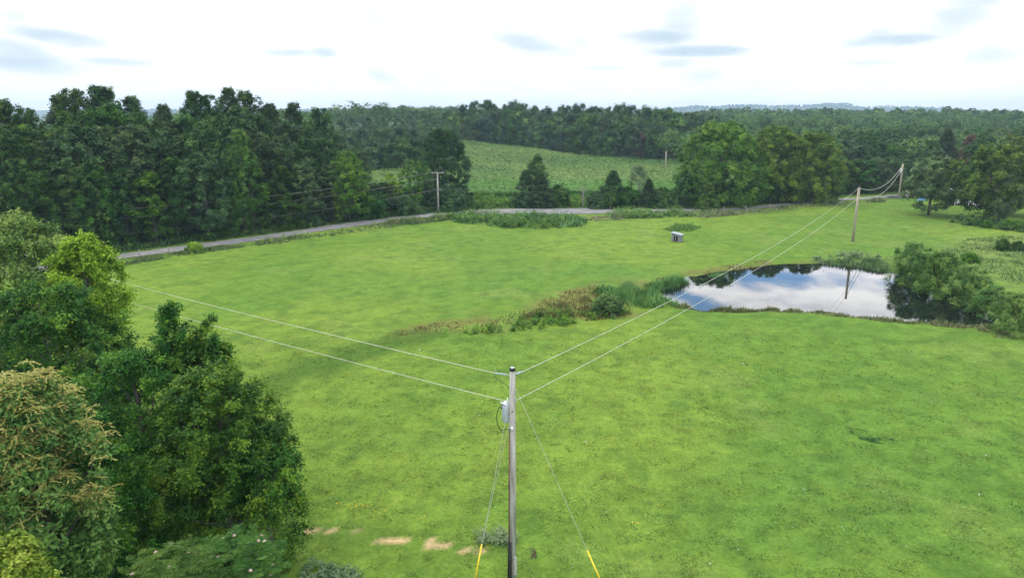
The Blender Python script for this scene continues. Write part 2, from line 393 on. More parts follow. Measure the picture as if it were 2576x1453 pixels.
# far ridges
RT = np.array([(0, 276), (860, 277), (900, 274), (960, 276), (1010, 272), (1060, 276), (1200, 280), (1600, 278), (1690, 272), (1740, 267), (1800, 269), (1850, 265), (1950, 267), (2040, 265), (2080, 261), (2130, 262), (2165, 270), (2230, 268), (2300, 267), (2370, 270), (2430, 274), (2480, 274), (2530, 277), (2700, 279)], float)
def ridge_h(x, y):
    a = np.arctan2(x, np.maximum(y, 1)); u = CX+F*np.tan(a)/cP*1.0
    v = np.interp(u, RT[:, 0], RT[:, 1])+1.6*(fbm(a*1000, a*0+3, 22, 201, 3)-.5)*2
    far = np.clip((287-v)/F*3500/cP**2+19.2-3-9, 0, 90)
    h = far*np.exp(-((y-3500)/500)**2)
    near = (6+16*fbm(a*1000, a*0+9, 160, 211, 3))*ss(a, -.05, .25)
    return h + near*np.exp(-((y-2100-200*np.sin(a*7))/350)**2)
C = ground_rgb(GX, GY)
rd, rs = road_dist(GX, GY)
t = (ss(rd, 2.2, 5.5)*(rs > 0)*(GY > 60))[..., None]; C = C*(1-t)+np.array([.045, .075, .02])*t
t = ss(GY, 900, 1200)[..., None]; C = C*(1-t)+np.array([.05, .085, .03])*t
ny, nx = GX.shape; idx = np.arange(ny*nx).reshape(ny, nx)
FQ = np.stack([idx[:-1, :-1], idx[:-1, 1:], idx[1:, 1:], idx[1:, :-1]], -1).reshape(-1, 4)
mg, tg, bg_ = newmat('grassland'); at = N(tg, 'ShaderNodeAttribute', attribute_name='rgb'); tcg = N(tg, 'ShaderNodeTexCoord')
f1 = noise(tg, tcg.outputs['Object'], 1.6, 8, .68); f2 = noise(tg, tcg.outputs['Object'], 5.0, 6, .75)
cc = mixc(tg, smooth(tg, f1, .38, .66), (.86, .90, .88), (1.12, 1.08, 1.04)); c3 = mixc(tg, 1.0, at.outputs['Color'], cc, 'MULTIPLY')
cc2 = mixc(tg, smooth(tg, f2, .40, .60), (.82, .86, .82), (1.14, 1.12, 1.08)); c3 = mixc(tg, 1.0, c3, cc2, 'MULTIPLY')
tg.links.new(c3, bg_.inputs['Base Color']); bg_.inputs['Roughness'].default_value = .95; bg_.inputs['Specular IOR Level'].default_value = .05
bp = N(tg, 'ShaderNodeBump'); bp.inputs['Strength'].default_value = .25; bp.inputs['Distance'].default_value = .06
tg.links.new(math_(tg, 'ADD', f1, math_(tg, 'MULTIPLY', f2, .4)), bp.inputs['Height']); tg.links.new(bp.outputs[0], bg_.inputs['Normal'])
C4 = np.concatenate([C, np.ones(C.shape[:2]+(1,))], -1).reshape(-1, 4)
g = obj('ground', mesh_from('ground', np.stack([GX, GY, GZ], -1).reshape(-1, 3), FQ, mg, True, [('rgb', 'POINT', 'FLOAT_COLOR', C4)]))
tag(g, kind='structure')

HA = np.linspace(-1.0, 1.0, 420); HR = np.linspace(1350, 4600, 90); HAg, HRg = np.meshgrid(HA, HR); hx_ = HRg*np.sin(HAg); hy_ = HRg*np.cos(HAg)
hz_ = terrain(hx_, hy_)+ridge_h(hx_, hy_)-.5; ii = np.arange(hz_.size).reshape(hz_.shape)
hf = np.stack([ii[:-1, :-1], ii[:-1, 1:], ii[1:, 1:], ii[1:, :-1]], -1).reshape(-1, 4)
mhl = plain('hill_ground', (.03, .06, .02), (.06, .10, .03), .02, .95)
tag(obj('hills', mesh_from('hills', np.stack([hx_, hy_, hz_], -1).reshape(-1, 3), hf, mhl, True)), kind='structure')

# water
mw, tw, bw = newmat('pond_water'); bw.inputs['Base Color'].default_value = (.006, .009, .008, 1); bw.inputs['Roughness'].default_value = .015
bw.inputs['IOR'].default_value = 1.34; bw.inputs['Specular IOR Level'].default_value = .5
tcw = N(tw, 'ShaderNodeTexCoord'); fw = noise(tw, tcw.outputs['Object'], .9, 3, .5); bpw = N(tw, 'ShaderNodeBump'); bpw.inputs['Strength'].default_value = .05; bpw.inputs['Distance'].default_value = .03
tw.links.new(fw, bpw.inputs['Height']); tw.links.new(bpw.outputs[0], bw.inputs['Normal'])
cen = pond.mean(0); PW = cen + (pond-cen)*1.0
PWn = []
for i in range(len(pond)):
    a = pond[i-1]; b = pond[(i+1) % len(pond)]; tn = b-a; nrm = np.array([tn[1], -tn[0]])/np.hypot(*tn)
    p = pond[i]+nrm*1.6
    if sdf(np.array([p[0]]), np.array([p[1]]), pond)[0] < 0: p = pond[i]-nrm*1.6
    PWn.append((p[0], p[1], WATER_Z))
w = obj('pond_water', mesh_from('pond_water', PWn, [list(range(len(PWn)))], mw)); tag(w, kind='structure')

# road
def ribbon(name, P, width, mat, zoff, wobble=.25, seed=3):
    L = []; R = []; n = len(P)
    for i in range(n):
        t = P[min(i+1, n-1)]-P[max(i-1, 0)]; t = t/np.hypot(*t); nr = np.array([-t[1], t[0]]); wd = width[i] if hasattr(width, '__len__') else width
        rw = random.Random(seed+i)
        a = P[i]+nr*(wd/2+rw.uniform(-1, 1)*wobble); b = P[i]-nr*(wd/2+rw.uniform(-1, 1)*wobble); c = P[i]
        L.append((a[0], a[1], tz(*a)+zoff)); L.append((c[0], c[1], tz(*c)+zoff+.06)); L.append((b[0], b[1], tz(*b)+zoff))
    Fc = []
    for i in range(n-1):
        for k in (0, 1): Fc.append((i*3+k, i*3+k+1, i*3+k+4, i*3+k+3))
    return obj(name, mesh_from(name, L, Fc, mat, True))
mr, tr_, br_ = newmat('road_surface'); tcr = N(tr_, 'ShaderNodeTexCoord')
fr = noise(tr_, tcr.outputs['Object'], .5, 6, .6); cr_ = mixc(tr_, smooth(tr_, fr, .3, .7), (.12, .12, .122), (.20, .197, .195)); tr_.links.new(cr_, br_.inputs['Base Color']); br_.inputs['Roughness'].default_value = .9
RW = [3.9 + 4.4*float(ss(x, -38, 2)*ss(x, 30, 12)) - 1.3*float(ss(x, 26, 44)) for x, y in ROAD]
tag(ribbon('road', ROAD, RW, mr, .07), kind='structure')
DRIVE = road_world([(2290,489),(2400,500),(2440,512),(2480,520)])
tag(ribbon('driveway', DRIVE, 3.6, M['gravel'], .08), kind='structure')

# ------------------------------------------------------------------ foliage generators
def unit(a): return a/np.maximum(np.linalg.norm(a, axis=-1, keepdims=True), 1e-9)
def leaf_faces(P, D, Nn, L, W):
    D = unit(D-Nn*(D*Nn).sum(-1, keepdims=True)*.8)
    S = unit(np.cross(D, Nn)); L = L[:, None]; W = W[:, None]
    V = np.stack([P, P+D*L*.42+S*W*.5, P+D*L, P+D*L*.42-S*W*.5], 1).reshape(-1, 3)
    return V, np.arange(len(V)).reshape(-1, 4)
def sprays(rng, centers, radii, twigs, per, leaf, ratio=.6, up=.35, out=.7, mid=None, ptint=None, droop=.15, flat_=.6, nr=.33):
    """leaf sprays: twigs fan out of each clump centre and carry leaves"""
    n = len(centers); m = n*twigs
    c = np.repeat(centers, twigs, 0); r = np.repeat(radii, twigs)
    o = unit(c-(mid if mid is not None else centers.mean(0)))
    td = unit(rng.normal(size=(m, 3)) + o*out + np.array([0, 0, up]))
    tl = r*rng.uniform(.65, 1.15, m)
    T = np.tile(rng.uniform(.15, 1.0, (m, per)), 1)
    p = c[:, None]+td[:, None]*(tl[:, None]*T)[..., None] + rng.normal(size=(m, per, 3))*leaf*.45
    p[..., 2] -= droop*(T**2)*r[:, None]
    k = m*per; p = p.reshape(-1, 3); td2 = np.repeat(td, per, 0)
    D = unit(td2*.6+rng.normal(size=(k, 3))*.75+np.array([0, 0, -droop*1.5]))
    ro = np.repeat(o, twigs*1, 0) if False else np.repeat(o, per, 0)
    Nn = unit(np.array([0, 0, 1.0])*flat_*.7+td2*1.0+ro*.35+rng.normal(size=(k, 3))*nr)
    L = leaf*rng.uniform(.7, 1.35, k); V, Fc = leaf_faces(p, D, Nn, L, L*ratio)
    pt = np.full(n, .5) if ptint is None else ptint
    tint = np.repeat(np.repeat(pt, twigs)+rng.normal(size=m)*.07, per)+rng.normal(size=k)*.13
    return V, Fc, np.clip(tint, 0, 1)
def merge(parts):
    Vs = []; Fs = []; Ts = []; n = 0
    for V, Fc, T in parts:
        Vs.append(V); Fs.append(Fc+n); Ts.append(T); n += len(V)
    return np.concatenate(Vs), np.concatenate(Fs), np.concatenate(Ts)
PROFILES = {
    'round': lambda h: np.sqrt(np.clip(1-((h-.45)/.56)**2, .02, 1)),
    'egg': lambda h: np.sqrt(np.clip(1-(np.where(h < .3, (h-.3)/.55, (h-.3)/.72))**2, .02, 1)),
    'tall': lambda h: np.clip(np.sin(np.pi*np.clip(h*.86+.12, 0, 1))**.6, .1, 1),
    'cone': lambda h: np.clip((1-h)**.8*1.02+.04, .03, 1)*ss(h, -.08, .08),
    'dome': lambda h: np.sqrt(np.clip(1-(h*.98)**2.2, .02, 1))*.97,
    'open': lambda h: np.clip(.55+.45*np.sin(h*9)*.4+.3*np.sin(np.pi*h), .1, 1)*np.sqrt(np.clip(1-h**3, .02, 1)),
}
def clumps(rng, n, R, H, z0, prof, lobes=.22, inner=.3, squash=1.0):
    h = rng.uniform(0, 1, n)**.9; a = rng.uniform(0, 2*np.pi, n); ph = rng.uniform(0, 6.28, 5)
    lob = 1+lobes*(np.sin(2*a+ph[0]+h*3)+.8*np.sin(3*a+ph[1]-h*5)+.7*np.sin(5*a+ph[2]+h*9))/1.6
    rr = np.where(rng.uniform(size=n) < inner, rng.uniform(.2, .75, n), rng.uniform(.80, 1.0, n))
    r = R*PROFILES[prof](h)*lob*rr
    return np.stack([r*np.cos(a), r*np.sin(a)*squash, z0+h*H], 1), h
def limbs_mesh(rng, name, mat, height, r0, z_first, targets, lean=(0, 0), sides=7, rl=.35):
    mb = MB(); n = 7; pts = []; rad = []
    for i in range(n):
        t = i/(n-1); pts.append((lean[0]*t+rng.uniform(-.1, .1)*t*height*.12, lean[1]*t+rng.uniform(-.1, .1)*t*height*.12, -.35+t*(height+.35))); rad.append(r0*(1-t)**.7+r0*.1)
    rad[0] = r0*1.35
    mb.tube(pts, rad, sides)
    for tg_ in targets:
        tg_ = np.asarray(tg_); zt = min(max(z_first, tg_[2]*rng.uniform(.45, .75)), height*.95); f = (zt+.35)/(height+.35)*(n-1); i = min(int(f), n-2); q = f-i
        s = np.array(pts[i])*(1-q)+np.array(pts[i+1])*q; L = np.linalg.norm(tg_-s)
        mid = (s+tg_)/2+np.array([rng.normal()*.06*L, rng.normal()*.06*L, -.08*L]); r = max(rad[i]*rl, r0*.12)
        q1 = (s*.6+mid*.4); mb.tube([s, q1, mid, (mid+tg_)/2+np.array([0, 0, .03*L]), tg_], [r, r*.8, r*.6, r*.4, r*.15], 5)
    return mb.mesh(name, mat, True)

def tree_proto(seed, R, H, prof, nclump, crad, twigs, per, leaf, mat, trunk_frac=.15, bark='bark', lobes=.22, inner=.35, limbs=9, r0=.25, tintspread=.16, ratio=.6, squash=1.0, out=.7, up=.35, toplight=.0, trunkH=.85, flat_=.6):
    rng = np.random.default_rng(seed); z0 = H*trunk_frac; Hc = H-z0-crad*.6
    c, h = clumps(rng, nclump, max(R-crad*.7, .3), Hc, z0, prof, lobes, inner, squash)
    pt = np.clip(.45+rng.normal(size=nclump)*tintspread+toplight*(h-.5), .02, .98)
    V, Fc, T = sprays(rng, c, crad*rng.uniform(.65, 1.25, nclump)*(1-.35*h), twigs, per, leaf, ratio, up, out, np.array([0, 0, z0+Hc*.4]), pt, flat_=flat_)
    cm = mesh_from('crown', V, Fc, M[mat], False, [('tint', 'FACE', 'FLOAT', T)])
    sel = c[rng.choice(nclump, min(limbs, nclump), replace=False)]
    tm = limbs_mesh(rng, 'trunk', M[bark], H*trunkH, r0, z0*.8+.4, sel)
    return dict(crown=cm, trunk=tm, H=H, R=R)
def plant(name, pr, loc, rz, sc, label, cat, group=None, mat=None):
    e = empty(name, loc, rz, sc); tag(e, label, cat, group)
    o = obj('crown', pr['crown'], e)
    if mat:
        o.material_slots[0].link = 'OBJECT'; o.material_slots[0].material = M[mat]
    if pr.get('trunk'): obj('trunk', pr['trunk'], e)
    for k in pr.get('extra', []): obj(k.name.split('.')[0], k, e)
    return e

PR = {}
# mid-distance broadleaf kinds: canopy clumps with real twigs of leaves
for i, (R, H, prof, nc, cr, lob) in enumerate([(5.0, 20, 'tall', 190, 1.1, .26), (5.6, 19, 'tall', 200, 1.15, .3), (6.0, 18, 'round', 210, 1.15, .24), (4.4, 21, 'tall', 170, 1.0, .34),
                                             (5.8, 19, 'open', 190, 1.15, .38), (5.2, 17, 'round', 190, 1.1, .3)]):
    PR['wood%d' % i] = tree_proto(100+i, R, H, prof, nc, cr, 11, 9, .33, 'leaf', .10, 'bark', lob, .35, 14, .24, tintspread=.2)
for i, (R, H, prof, nc, cr, lob) in enumerate([(5.5, 14, 'round', 62, 1.9, .14), (5.0, 15, 'tall', 58, 1.8, .18), (6.0, 13, 'dome', 66, 2.0, .16), (4.6, 16, 'tall', 54, 1.7, .2)]):
    PR['far%d' % i] = tree_proto(150+i, R, H, prof, nc, cr, 20, 8, .45, 'leaf_far', .10, 'bark', lob, .3, 7, .22, tintspread=.2)
PR['lone'] = tree_proto(185, 5.0, 11, 'round', 130, 1.0, 12, 10, .33, 'leaf_olive', .14, 'bark', .2, .35, 14, .26)
for i in range(3):
    PR['sky%d' % i] = tree_proto(160+i, 3.9, 21, 'tall', 230, .8, 10, 9, .30, 'leaf', .12, 'bark', .4, .5, 22, .22, tintspread=.2, trunkH=.95)
PR['oak'] = tree_proto(170, 9.3, 17, 'egg', 480, 1.3, 15, 10, .30, 'leaf_big_oak', .05, 'bark', .08, .3, 18, .4)
PR['oak2'] = tree_proto(171, 7.4, 16, 'egg', 380, 1.1, 14, 10, .30, 'leaf_oak', .05, 'bark', .12, .3, 14, .35)
PR['cedar'] = tree_proto(180, 3.0, 8, 'cone', 200, .62, 11, 10, .22, 'leaf_cedar', .02, 'bark', .14, .35, 8, .14, ratio=.45, up=.8)
PR['poplar'] = tree_proto(181, 2.6, 11, 'tall', 130, .8, 11, 10, .26, 'leaf_bright', .05, 'bark', .2, .35, 8, .14, up=.8)
PR['bigcedar'] = tree_proto(182, 5.6, 15.5, 'egg', 420, .95, 13, 10, .28, 'leaf_cedar', .02, 'bark', .07, .3, 10, .3, ratio=.45, up=.5)
PR['thin'] = tree_proto(183, 2.4, 8.5, 'round', 48, .8, 9, 7, .26, 'leaf_grey', .22, 'pale_bark', .25, .3, 12, .13)
PR['bush'] = tree_proto(190, 2.0, 3.0, 'dome', 60, .7, 12, 10, .24, 'leaf', .02, 'bark', .2, .4, 5, .06, trunkH=.4)
PR['bush2'] = tree_proto(191, 2.4, 2.4, 'dome', 60, .7, 12, 10, .24, 'leaf_bright', .02, 'bark', .3, .4, 5, .06, trunkH=.4)
PR['willow'] = tree_proto(192, 3.6, 5.4, 'dome', 170, .85, 15, 12, .20, 'leaf_soft', .02, 'bark', .22, .4, 12, .10, trunkH=.5, ratio=.35, tintspread=.2)
PR['snag'] = dict(crown=None)

_rs = random.Random(11)
def at(u, v, name, key, height, label, cat, group=None, mat=None, wide=1.0, rz=None, dist=None, dz=0):
    height = height*1.07; wide = wide*1.05
    """stand a plant on the ground seen at frame point (u, v)"""
    if dist is None: x, y, z = ground(u, v)
    else:
        y = dist; z = tz(0, y); dep = y*cP-(z+height*.5-HC)*sP; x = (u-CX)/F*dep; z = tz(x, y)
    pr = PR[key]; s = height/pr['H']
    return plant(name, pr, (x, y, z-.05+dz), _rs.uniform(0, 6.28) if rz is None else rz, (s*wide, s*wide, s), label, cat, group, mat)
def ztop_for(v, y, x=0):
    w = -(v-CY)/F; # solve for z: up/dep = w
    # up = y*sP+(z-HC)*cP ; dep = y*cP-(z-HC)*sP
    return HC + y*(w*cP - sP)/(cP + w*sP)
def interp(tab, u):
    return float(np.interp(u, [a for a, b in tab], [b for a, b in tab]))

# ------------------------------------------------------------------ the woods
cnt = 0
# left wood beyond the road
base_l = [(-200,690),(100,650),(280,628),(600,592),(800,566),(950,546),(1000,541)]
top_l = [(-100,300),(0,262),(60,255),(110,275),(170,300),(205,255),(300,240),(350,240),(380,258),(430,275),(480,268),(520,250),(560,250),(600,236),(650,250),(690,275),(740,272),(780,286),(830,290),(880,300),(905,330),(960,400)]
rngl = random.Random(5)
KL = ['wood0', 'wood1', 'wood2', 'wood3', 'wood4', 'wood5']
ORD = ['first','second','third','fourth','fifth','sixth','seventh','eighth','ninth','tenth','eleventh','twelfth','thirteenth','fourteenth','fifteenth','sixteenth','seventeenth','eighteenth','nineteenth','twentieth']
ORD += ['twenty-'+o for o in ORD[:9]]+['thirtieth']+['thirty-'+o for o in ORD[:9]]
TINT = {None: 'dark green', 'leaf_far': 'muted green', 'leaf_bright': 'bright green'}
def wood_row(base, top, us, depth, hfrac, kinds, label, group, mats=(None,), name='broadleaf_tree', jit=12, hj=.06, wide=1.0):
    for ki, u in enumerate(us):
        mt_ = rngl.choice(mats)
        u = u+rngl.uniform(-jit, jit); vb = interp(base, u); x, y = flat(u, vb); r = math.hypot(x, y); k = (r+depth+rngl.uniform(-1.2, 1.2))/r; x *= k; y *= k; z = tz(x, y)
        zt = ztop_for(interp(top, u), y); h = (zt-z)*hfrac*rngl.uniform(1-hj, 1+hj*.6); pr = PR[rngl.choice(kinds)]; s = h/pr['H']; wd = wide*rngl.uniform(.85, 1.15)
        s_h = min(max(s, .75), 1.05)
        plant(name, pr, (x, y, z-.1), rngl.uniform(0, 6.28), (s_h*wd, s_h*wd, s), TINT[mt_]+' tree, '+ORD[ki]+' from the left '+label, 'tree', group, mt_)
wood_row(base_l, top_l, range(-160, 960, 62), 3, .62, KL, 'in the front rank of the left wood', 'front rank trees of the left wood', (None, None, None, 'leaf_bright'), hj=.14)
wood_row(base_l, top_l, range(-130, 900, 60), 8.5, .82, KL, 'in the second rank of the left wood', 'second rank trees of the left wood', (None, None, None, 'leaf_far'), hj=.10)
wood_row(base_l, top_l, range(-190, 880, 58), 14.5, .93, KL, 'in the rear rank of the left wood', 'rear trees of the left wood', hj=.06)
wood_row(base_l, top_l, [-40, 30, 75, 120, 215, 250, 290, 325, 375, 445, 515, 565, 600, 645, 700, 760, 820], 20, 1.07, ['sky0', 'sky1', 'sky2'], 'on the skyline of the left wood', 'skyline trees of the left wood', ('leaf_far', None), hj=.03, wide=1.0)
# wood beyond the maize field
base_m = [(880,440),(960,425),(1100,395),(1160,378),(1300,382),(1400,392),(1500,408),(1600,409),(1720,405),(1800,405)]
top_m = [(860,300),(900,285),(1000,290),(1060,275),(1100,282),(1140,276),(1190,255),(1215,248),(1250,268),(1295,255),(1340,268),(1400,270),(1460,262),(1520,272),(1570,262),(1620,272),(1690,278),(1760,288),(1850,290)]
def far_row(us, dist_tab, top, hfrac, kinds, label, group, mats=(None,), name='broadleaf_tree', jit=9, hj=.06, add=0, wide=1.0):
    for ki, u in enumerate(us):
        mt_ = rngl.choice(mats)
        u = u+rngl.uniform(-jit, jit); y = interp(dist_tab, u)+add+rngl.uniform(-3, 3); x = (u-CX)/F*(y*cP+2); z = tz(x, y)
        zt = ztop_for(interp(top, u), y); h = max((zt-z)*hfrac*rngl.uniform(1-hj, 1+hj*.6), 5); pr = PR[rngl.choice(kinds)]; s = h/pr['H']
        wd = min(max(s, .8), 1.25)*wide*rngl.uniform(.85, 1.15)
        plant(name, pr, (x, y, z-.1), rngl.uniform(0, 6.28), (wd, wd, s), TINT[mt_]+' tree, '+ORD[ki]+' from the left '+label, 'tree', group, mt_)
KF = ['far0', 'far1', 'far2', 'far3']; KM = KF+['wood0', 'wood3']
dist_m = [(860,235),(960,255),(1060,300),(1160,330),(1300,318),(1400,300),(1500,276),(1600,272),(1720,272),(1850,262)]
far_row(range(1140, 1790, 24), dist_m, top_m, .66, KF, 'in the front rank beyond the maize', 'front rank trees beyond the maize', hj=.14)
far_row(range(1130, 1800, 26), dist_m, top_m, .86, KF, 'in the middle rank beyond the maize', 'middle rank trees beyond the maize', ('leaf_far', None, 'leaf_bright'), hj=.08, add=10)
far_row(range(1135, 1810, 27), dist_m, top_m, 1.05, KF, 'on the skyline beyond the maize', 'skyline trees beyond the maize', hj=.03, add=21)
far_row(range(865, 1150, 24), [(860,214),(960,222),(1060,232),(1160,262)], [(860,370),(940,372),(1000,345),(1060,350),(1140,350)], 1.0, KF, 'in the gap left of the big cedar', 'gap trees behind the roadside thicket', ('leaf_far', None, 'leaf_bright'), hj=.12)
far_row(range(860, 1160, 30), [(860,232),(960,240),(1060,252),(1160,300)], [(860,325),(1000,318),(1150,315)], 1.0, KF, 'in the row above that gap', 'far trees over the thicket', hj=.08, add=8)
far_row(range(865, 1150, 32), dist_m, top_m, 1.0, KF, 'on the skyline above the big cedar', 'skyline trees left of the maize', hj=.03, add=70)
# right-hand wood
dist_r = [(1700,190),(1900,182),(2080,172),(2200,176),(2300,186),(2420,190),(2560,160),(2700,150)]
far_row(range(2060, 2330, 26), dist_r, [(2060,375),(2150,388),(2250,385),(2330,385)], .92, KF, 'in the front rank of the right wood', 'front rank trees of the right wood', hj=.08)
far_row(range(1880, 2480, 33), dist_r, [(1880,350),(2080,350),(2250,352),(2480,345)], 1.0, KF, 'in the second rank of the right wood', 'second rank trees of the right wood', ('leaf_far', None, 'leaf_bright'), hj=.08, add=26)
far_row(range(1850, 2600, 38), dist_r, [(1850,325),(2100,322),(2300,320),(2576,315)], 1.0, KF, 'in the third rank of the right wood', 'third rank trees of the right wood', hj=.06, add=62)
KB = KF

# ------------------------------------------------------------------ single trees that stand out
at(1116, 520, 'cedar_tree', 'bigcedar', 15.3, 'big dark broad cedar beside the road, right of the crossarm pole', 'tree', dist=152)
at(1812, 524, 'oak_tree', 'oak', 17.0, 'huge round bright-topped oak, leftmost of the three by the road', 'tree', dist=152)
at(1950, 520, 'oak_tree', 'oak2', 15.8, 'yellow-green topped oak in the middle of the three roadside oaks', 'tree', dist=157, wide=.95)
at(2038, 515, 'oak_tree', 'oak2', 14.6, 'yellowish oak at the right end of the three roadside oaks', 'tree', dist=155, wide=1.0)
at(1722, 520, 'broadleaf_tree', 'wood5', 7.5, 'low dark tree tucked against the left foot of the huge oak', 'tree', dist=146, wide=.9)
at(1780, 535, 'cedar_tree', 'cedar', 5.8, 'small bright green conical cedar in front of the huge oak', 'tree', mat='leaf_cedar_bright', wide=1.15)
at(1350, 518, 'poplar_tree', 'poplar', 10.4, 'slim upright tree rising from the dark cedars before the maize', 'tree')
at(1322, 520, 'cedar_tree', 'cedar', 7.4, 'dark cedar at the left foot of the slim upright tree', 'tree', wide=1.25)
at(1362, 522, 'cedar_tree', 'cedar', 6.6, 'dark cedar at the right foot of the slim upright tree', 'tree', wide=1.25)
at(1405, 518, 'shrub', 'bush', 4.4, 'olive-brown round shrub right of the slim upright tree', 'shrub', mat='leaf', wide=1.0)
at(1540, 522, 'cedar_tree', 'cedar', 7.4, 'dark pyramid cedar behind the small pale-green sapling', 'tree', wide=1.35)
at(1605, 518, 'thin_tree', 'thin', 8.6, 'pale grey-green airy tree standing over the dark cedars', 'tree')
at(1503, 524, 'shrub', 'bush', 3.6, 'low green shrub at the left foot of the dark pyramid cedar', 'shrub')
at(1580, 524, 'shrub', 'bush', 4.4, 'dark bush between the pyramid cedar and the pale airy tree', 'shrub')
at(1630, 522, 'cedar_tree', 'cedar', 5.8, 'narrow dark cedar at the right foot of the pale airy tree', 'tree')
at(1664, 522, 'shrub', 'bush', 4.2, 'rounded dark bush between the airy tree and the big oaks', 'shrub')
at(1535, 528, 'sapling', 'thin', 3.9, 'small pale-green sapling at the end of the road strip', 'tree', mat='leaf_bright', wide=.9)
at(1045, 528, 'broadleaf_tree', 'wood2', 9.6, 'bright green bushy tree left of the big dark cedar', 'tree', mat='leaf_bright', wide=1.0)
at(985, 535, 'broadleaf_tree', 'wood5', 7.4, 'yellow-green vine-covered tree over the road, left of the bushy one', 'tree', mat='leaf_lime', wide=.9)
at(1090, 530, 'broadleaf_tree', 'wood2', 6.4, 'low dark tree behind the crossarm pole', 'tree', wide=1.1)
at(1165, 524, 'shrub', 'bush', 3.4, 'dark shrub at the right foot of the big cedar', 'shrub')
for k, (u, h) in enumerate(((930, 5.5), (1010, 4.0), (1130, 5.2))):
    at(u, interp([(900,552),(1200,524)], u), 'shrub', 'bush', h, ['leftmost', 'middle', 'rightmost'][k]+' dark thicket shrub along the road below the bushy trees', 'shrub', 'thicket shrubs at the road edge')
at(880, 556, 'broadleaf_tree', 'wood2', 12.0, 'brighter green tree closing the right end of the left wood', 'tree', mat='leaf_bright')
at(620, 588, 'broadleaf_tree', 'wood3', 16.0, 'slender brighter tree with pale trunk at the edge of the left wood', 'tree', mat='leaf_bright', wide=.8)
at(2335, 541, 'broadleaf_tree', 'lone', 10.8, 'lone tree with bare lower trunk in the meadow before the yard', 'tree', wide=.95)
at(2345, 500, 'broadleaf_tree', 'far2', 11.0, 'tree just behind the lone meadow tree by the yard', 'tree', dist=165)
at(2478, 556, 'broadleaf_tree', 'lone', 13.4, 'spreading tree over the dark shed at the right wood edge', 'tree', wide=.95)
at(2510, 562, 'broadleaf_tree', 'lone', 8.6, 'smaller pale-trunked tree in front of the right wood edge', 'tree', wide=.75)
at(2590, 545, 'broadleaf_tree', 'wood4', 15.4, 'tall olive-green tree cut by the right edge of the picture', 'tree', mat='leaf_olive')
at(2520, 540, 'broadleaf_tree', 'wood2', 14.6, 'dense olive tree behind the pale-trunked one', 'tree', mat='leaf_olive')
at(2470, 500, 'broadleaf_tree', 'far0', 13.2, 'tree with rusty crown top rising behind the shed', 'tree', dist=175, mat='leaf_far')
at(2436, 400, 'broadleaf_tree', 'far3', 13.6, 'rust-red tinged small tree high in the right-hand wood', 'tree', dist=188, mat='leaf_rust', wide=.6)
at(2378, 400, 'cedar_tree', 'cedar', 14.5, 'dark spire-shaped conifer standing up in the right-hand wood', 'tree', dist=205, wide=.9)
at(1612, 400, 'broadleaf_tree', 'far3', 11.0, 'reddish brown dying tree in the wood edge beyond the maize', 'tree', dist=270, mat='leaf_rust', wide=.9)
at(2560, 520, 'broadleaf_tree', 'far0', 14.0, 'broad tree behind the tall olive one at the right edge', 'tree', dist=165)
for k, (u, h) in enumerate([(1745, 6.5), (1800, 4.5), (1850, 5.5), (1900, 5), (1950, 6), (2000, 5), (2050, 6), (2095, 5.5)]):
    at(u, interp([(1700,524),(2100,503)], u), 'broadleaf_tree', 'wood5', h, 'low dark understorey tree, '+ORD[k]+' from the left beneath the roadside oaks', 'tree', 'understorey beneath the oaks', wide=1.5)
# pond shrubs
at(2290, 712, 'willow_shrub', 'willow', 4.9, 'light green willow shrub at the far end of the pond, leftmost of its row', 'shrub', wide=.85)
at(2355, 742, 'willow_shrub', 'willow', 4.9, 'tallest dark-centred willow shrub leaning over the pond', 'shrub', wide=.95, mat='leaf_bright')
at(2425, 760, 'willow_shrub', 'willow', 4.0, 'willow shrub right of the tallest one, behind the dark water', 'shrub', wide=.95)
at(2490, 800, 'willow_shrub', 'willow', 3.3, 'low rounded willow shrub at the near right corner of the pond', 'shrub', wide=.95)
at(2548, 835, 'willow_shrub', 'willow', 3.6, 'willow shrub cut by the right edge below the pond corner', 'shrub', wide=.9)
at(1528, 790, 'shrub', 'bush2', 2.0, 'small round light green bush left of the pond reeds', 'shrub', mat='leaf_bright', wide=.9)
at(2520, 630, 'shrub', 'bush', 1.7, 'low dark shrub in the rough ground right of the pond', 'shrub')
at(2560, 632, 'shrub', 'bush', 1.5, 'low shrub at the right edge beside the dark one', 'shrub')
at(2440, 660, 'shrub', 'bush2', 1.3, 'pale low bush behind the willow row', 'shrub')
at(490, 636, 'shrub', 'bush2', 1.6, 'small light green bush on the near verge of the road', 'shrub', mat='leaf_lime', wide=.8)
for k, (u, v, h) in enumerate(((2440, 566, 1.4), (2480, 572, 1.2), (2530, 575, 1.5), (2570, 580, 1.8))):
    at(u, v, 'shrub', 'bush2', h, 'low green scrub bush, '+ORD[k]+' from the left at the foot of the right wood', 'shrub', 'scrub at the foot of the right wood')

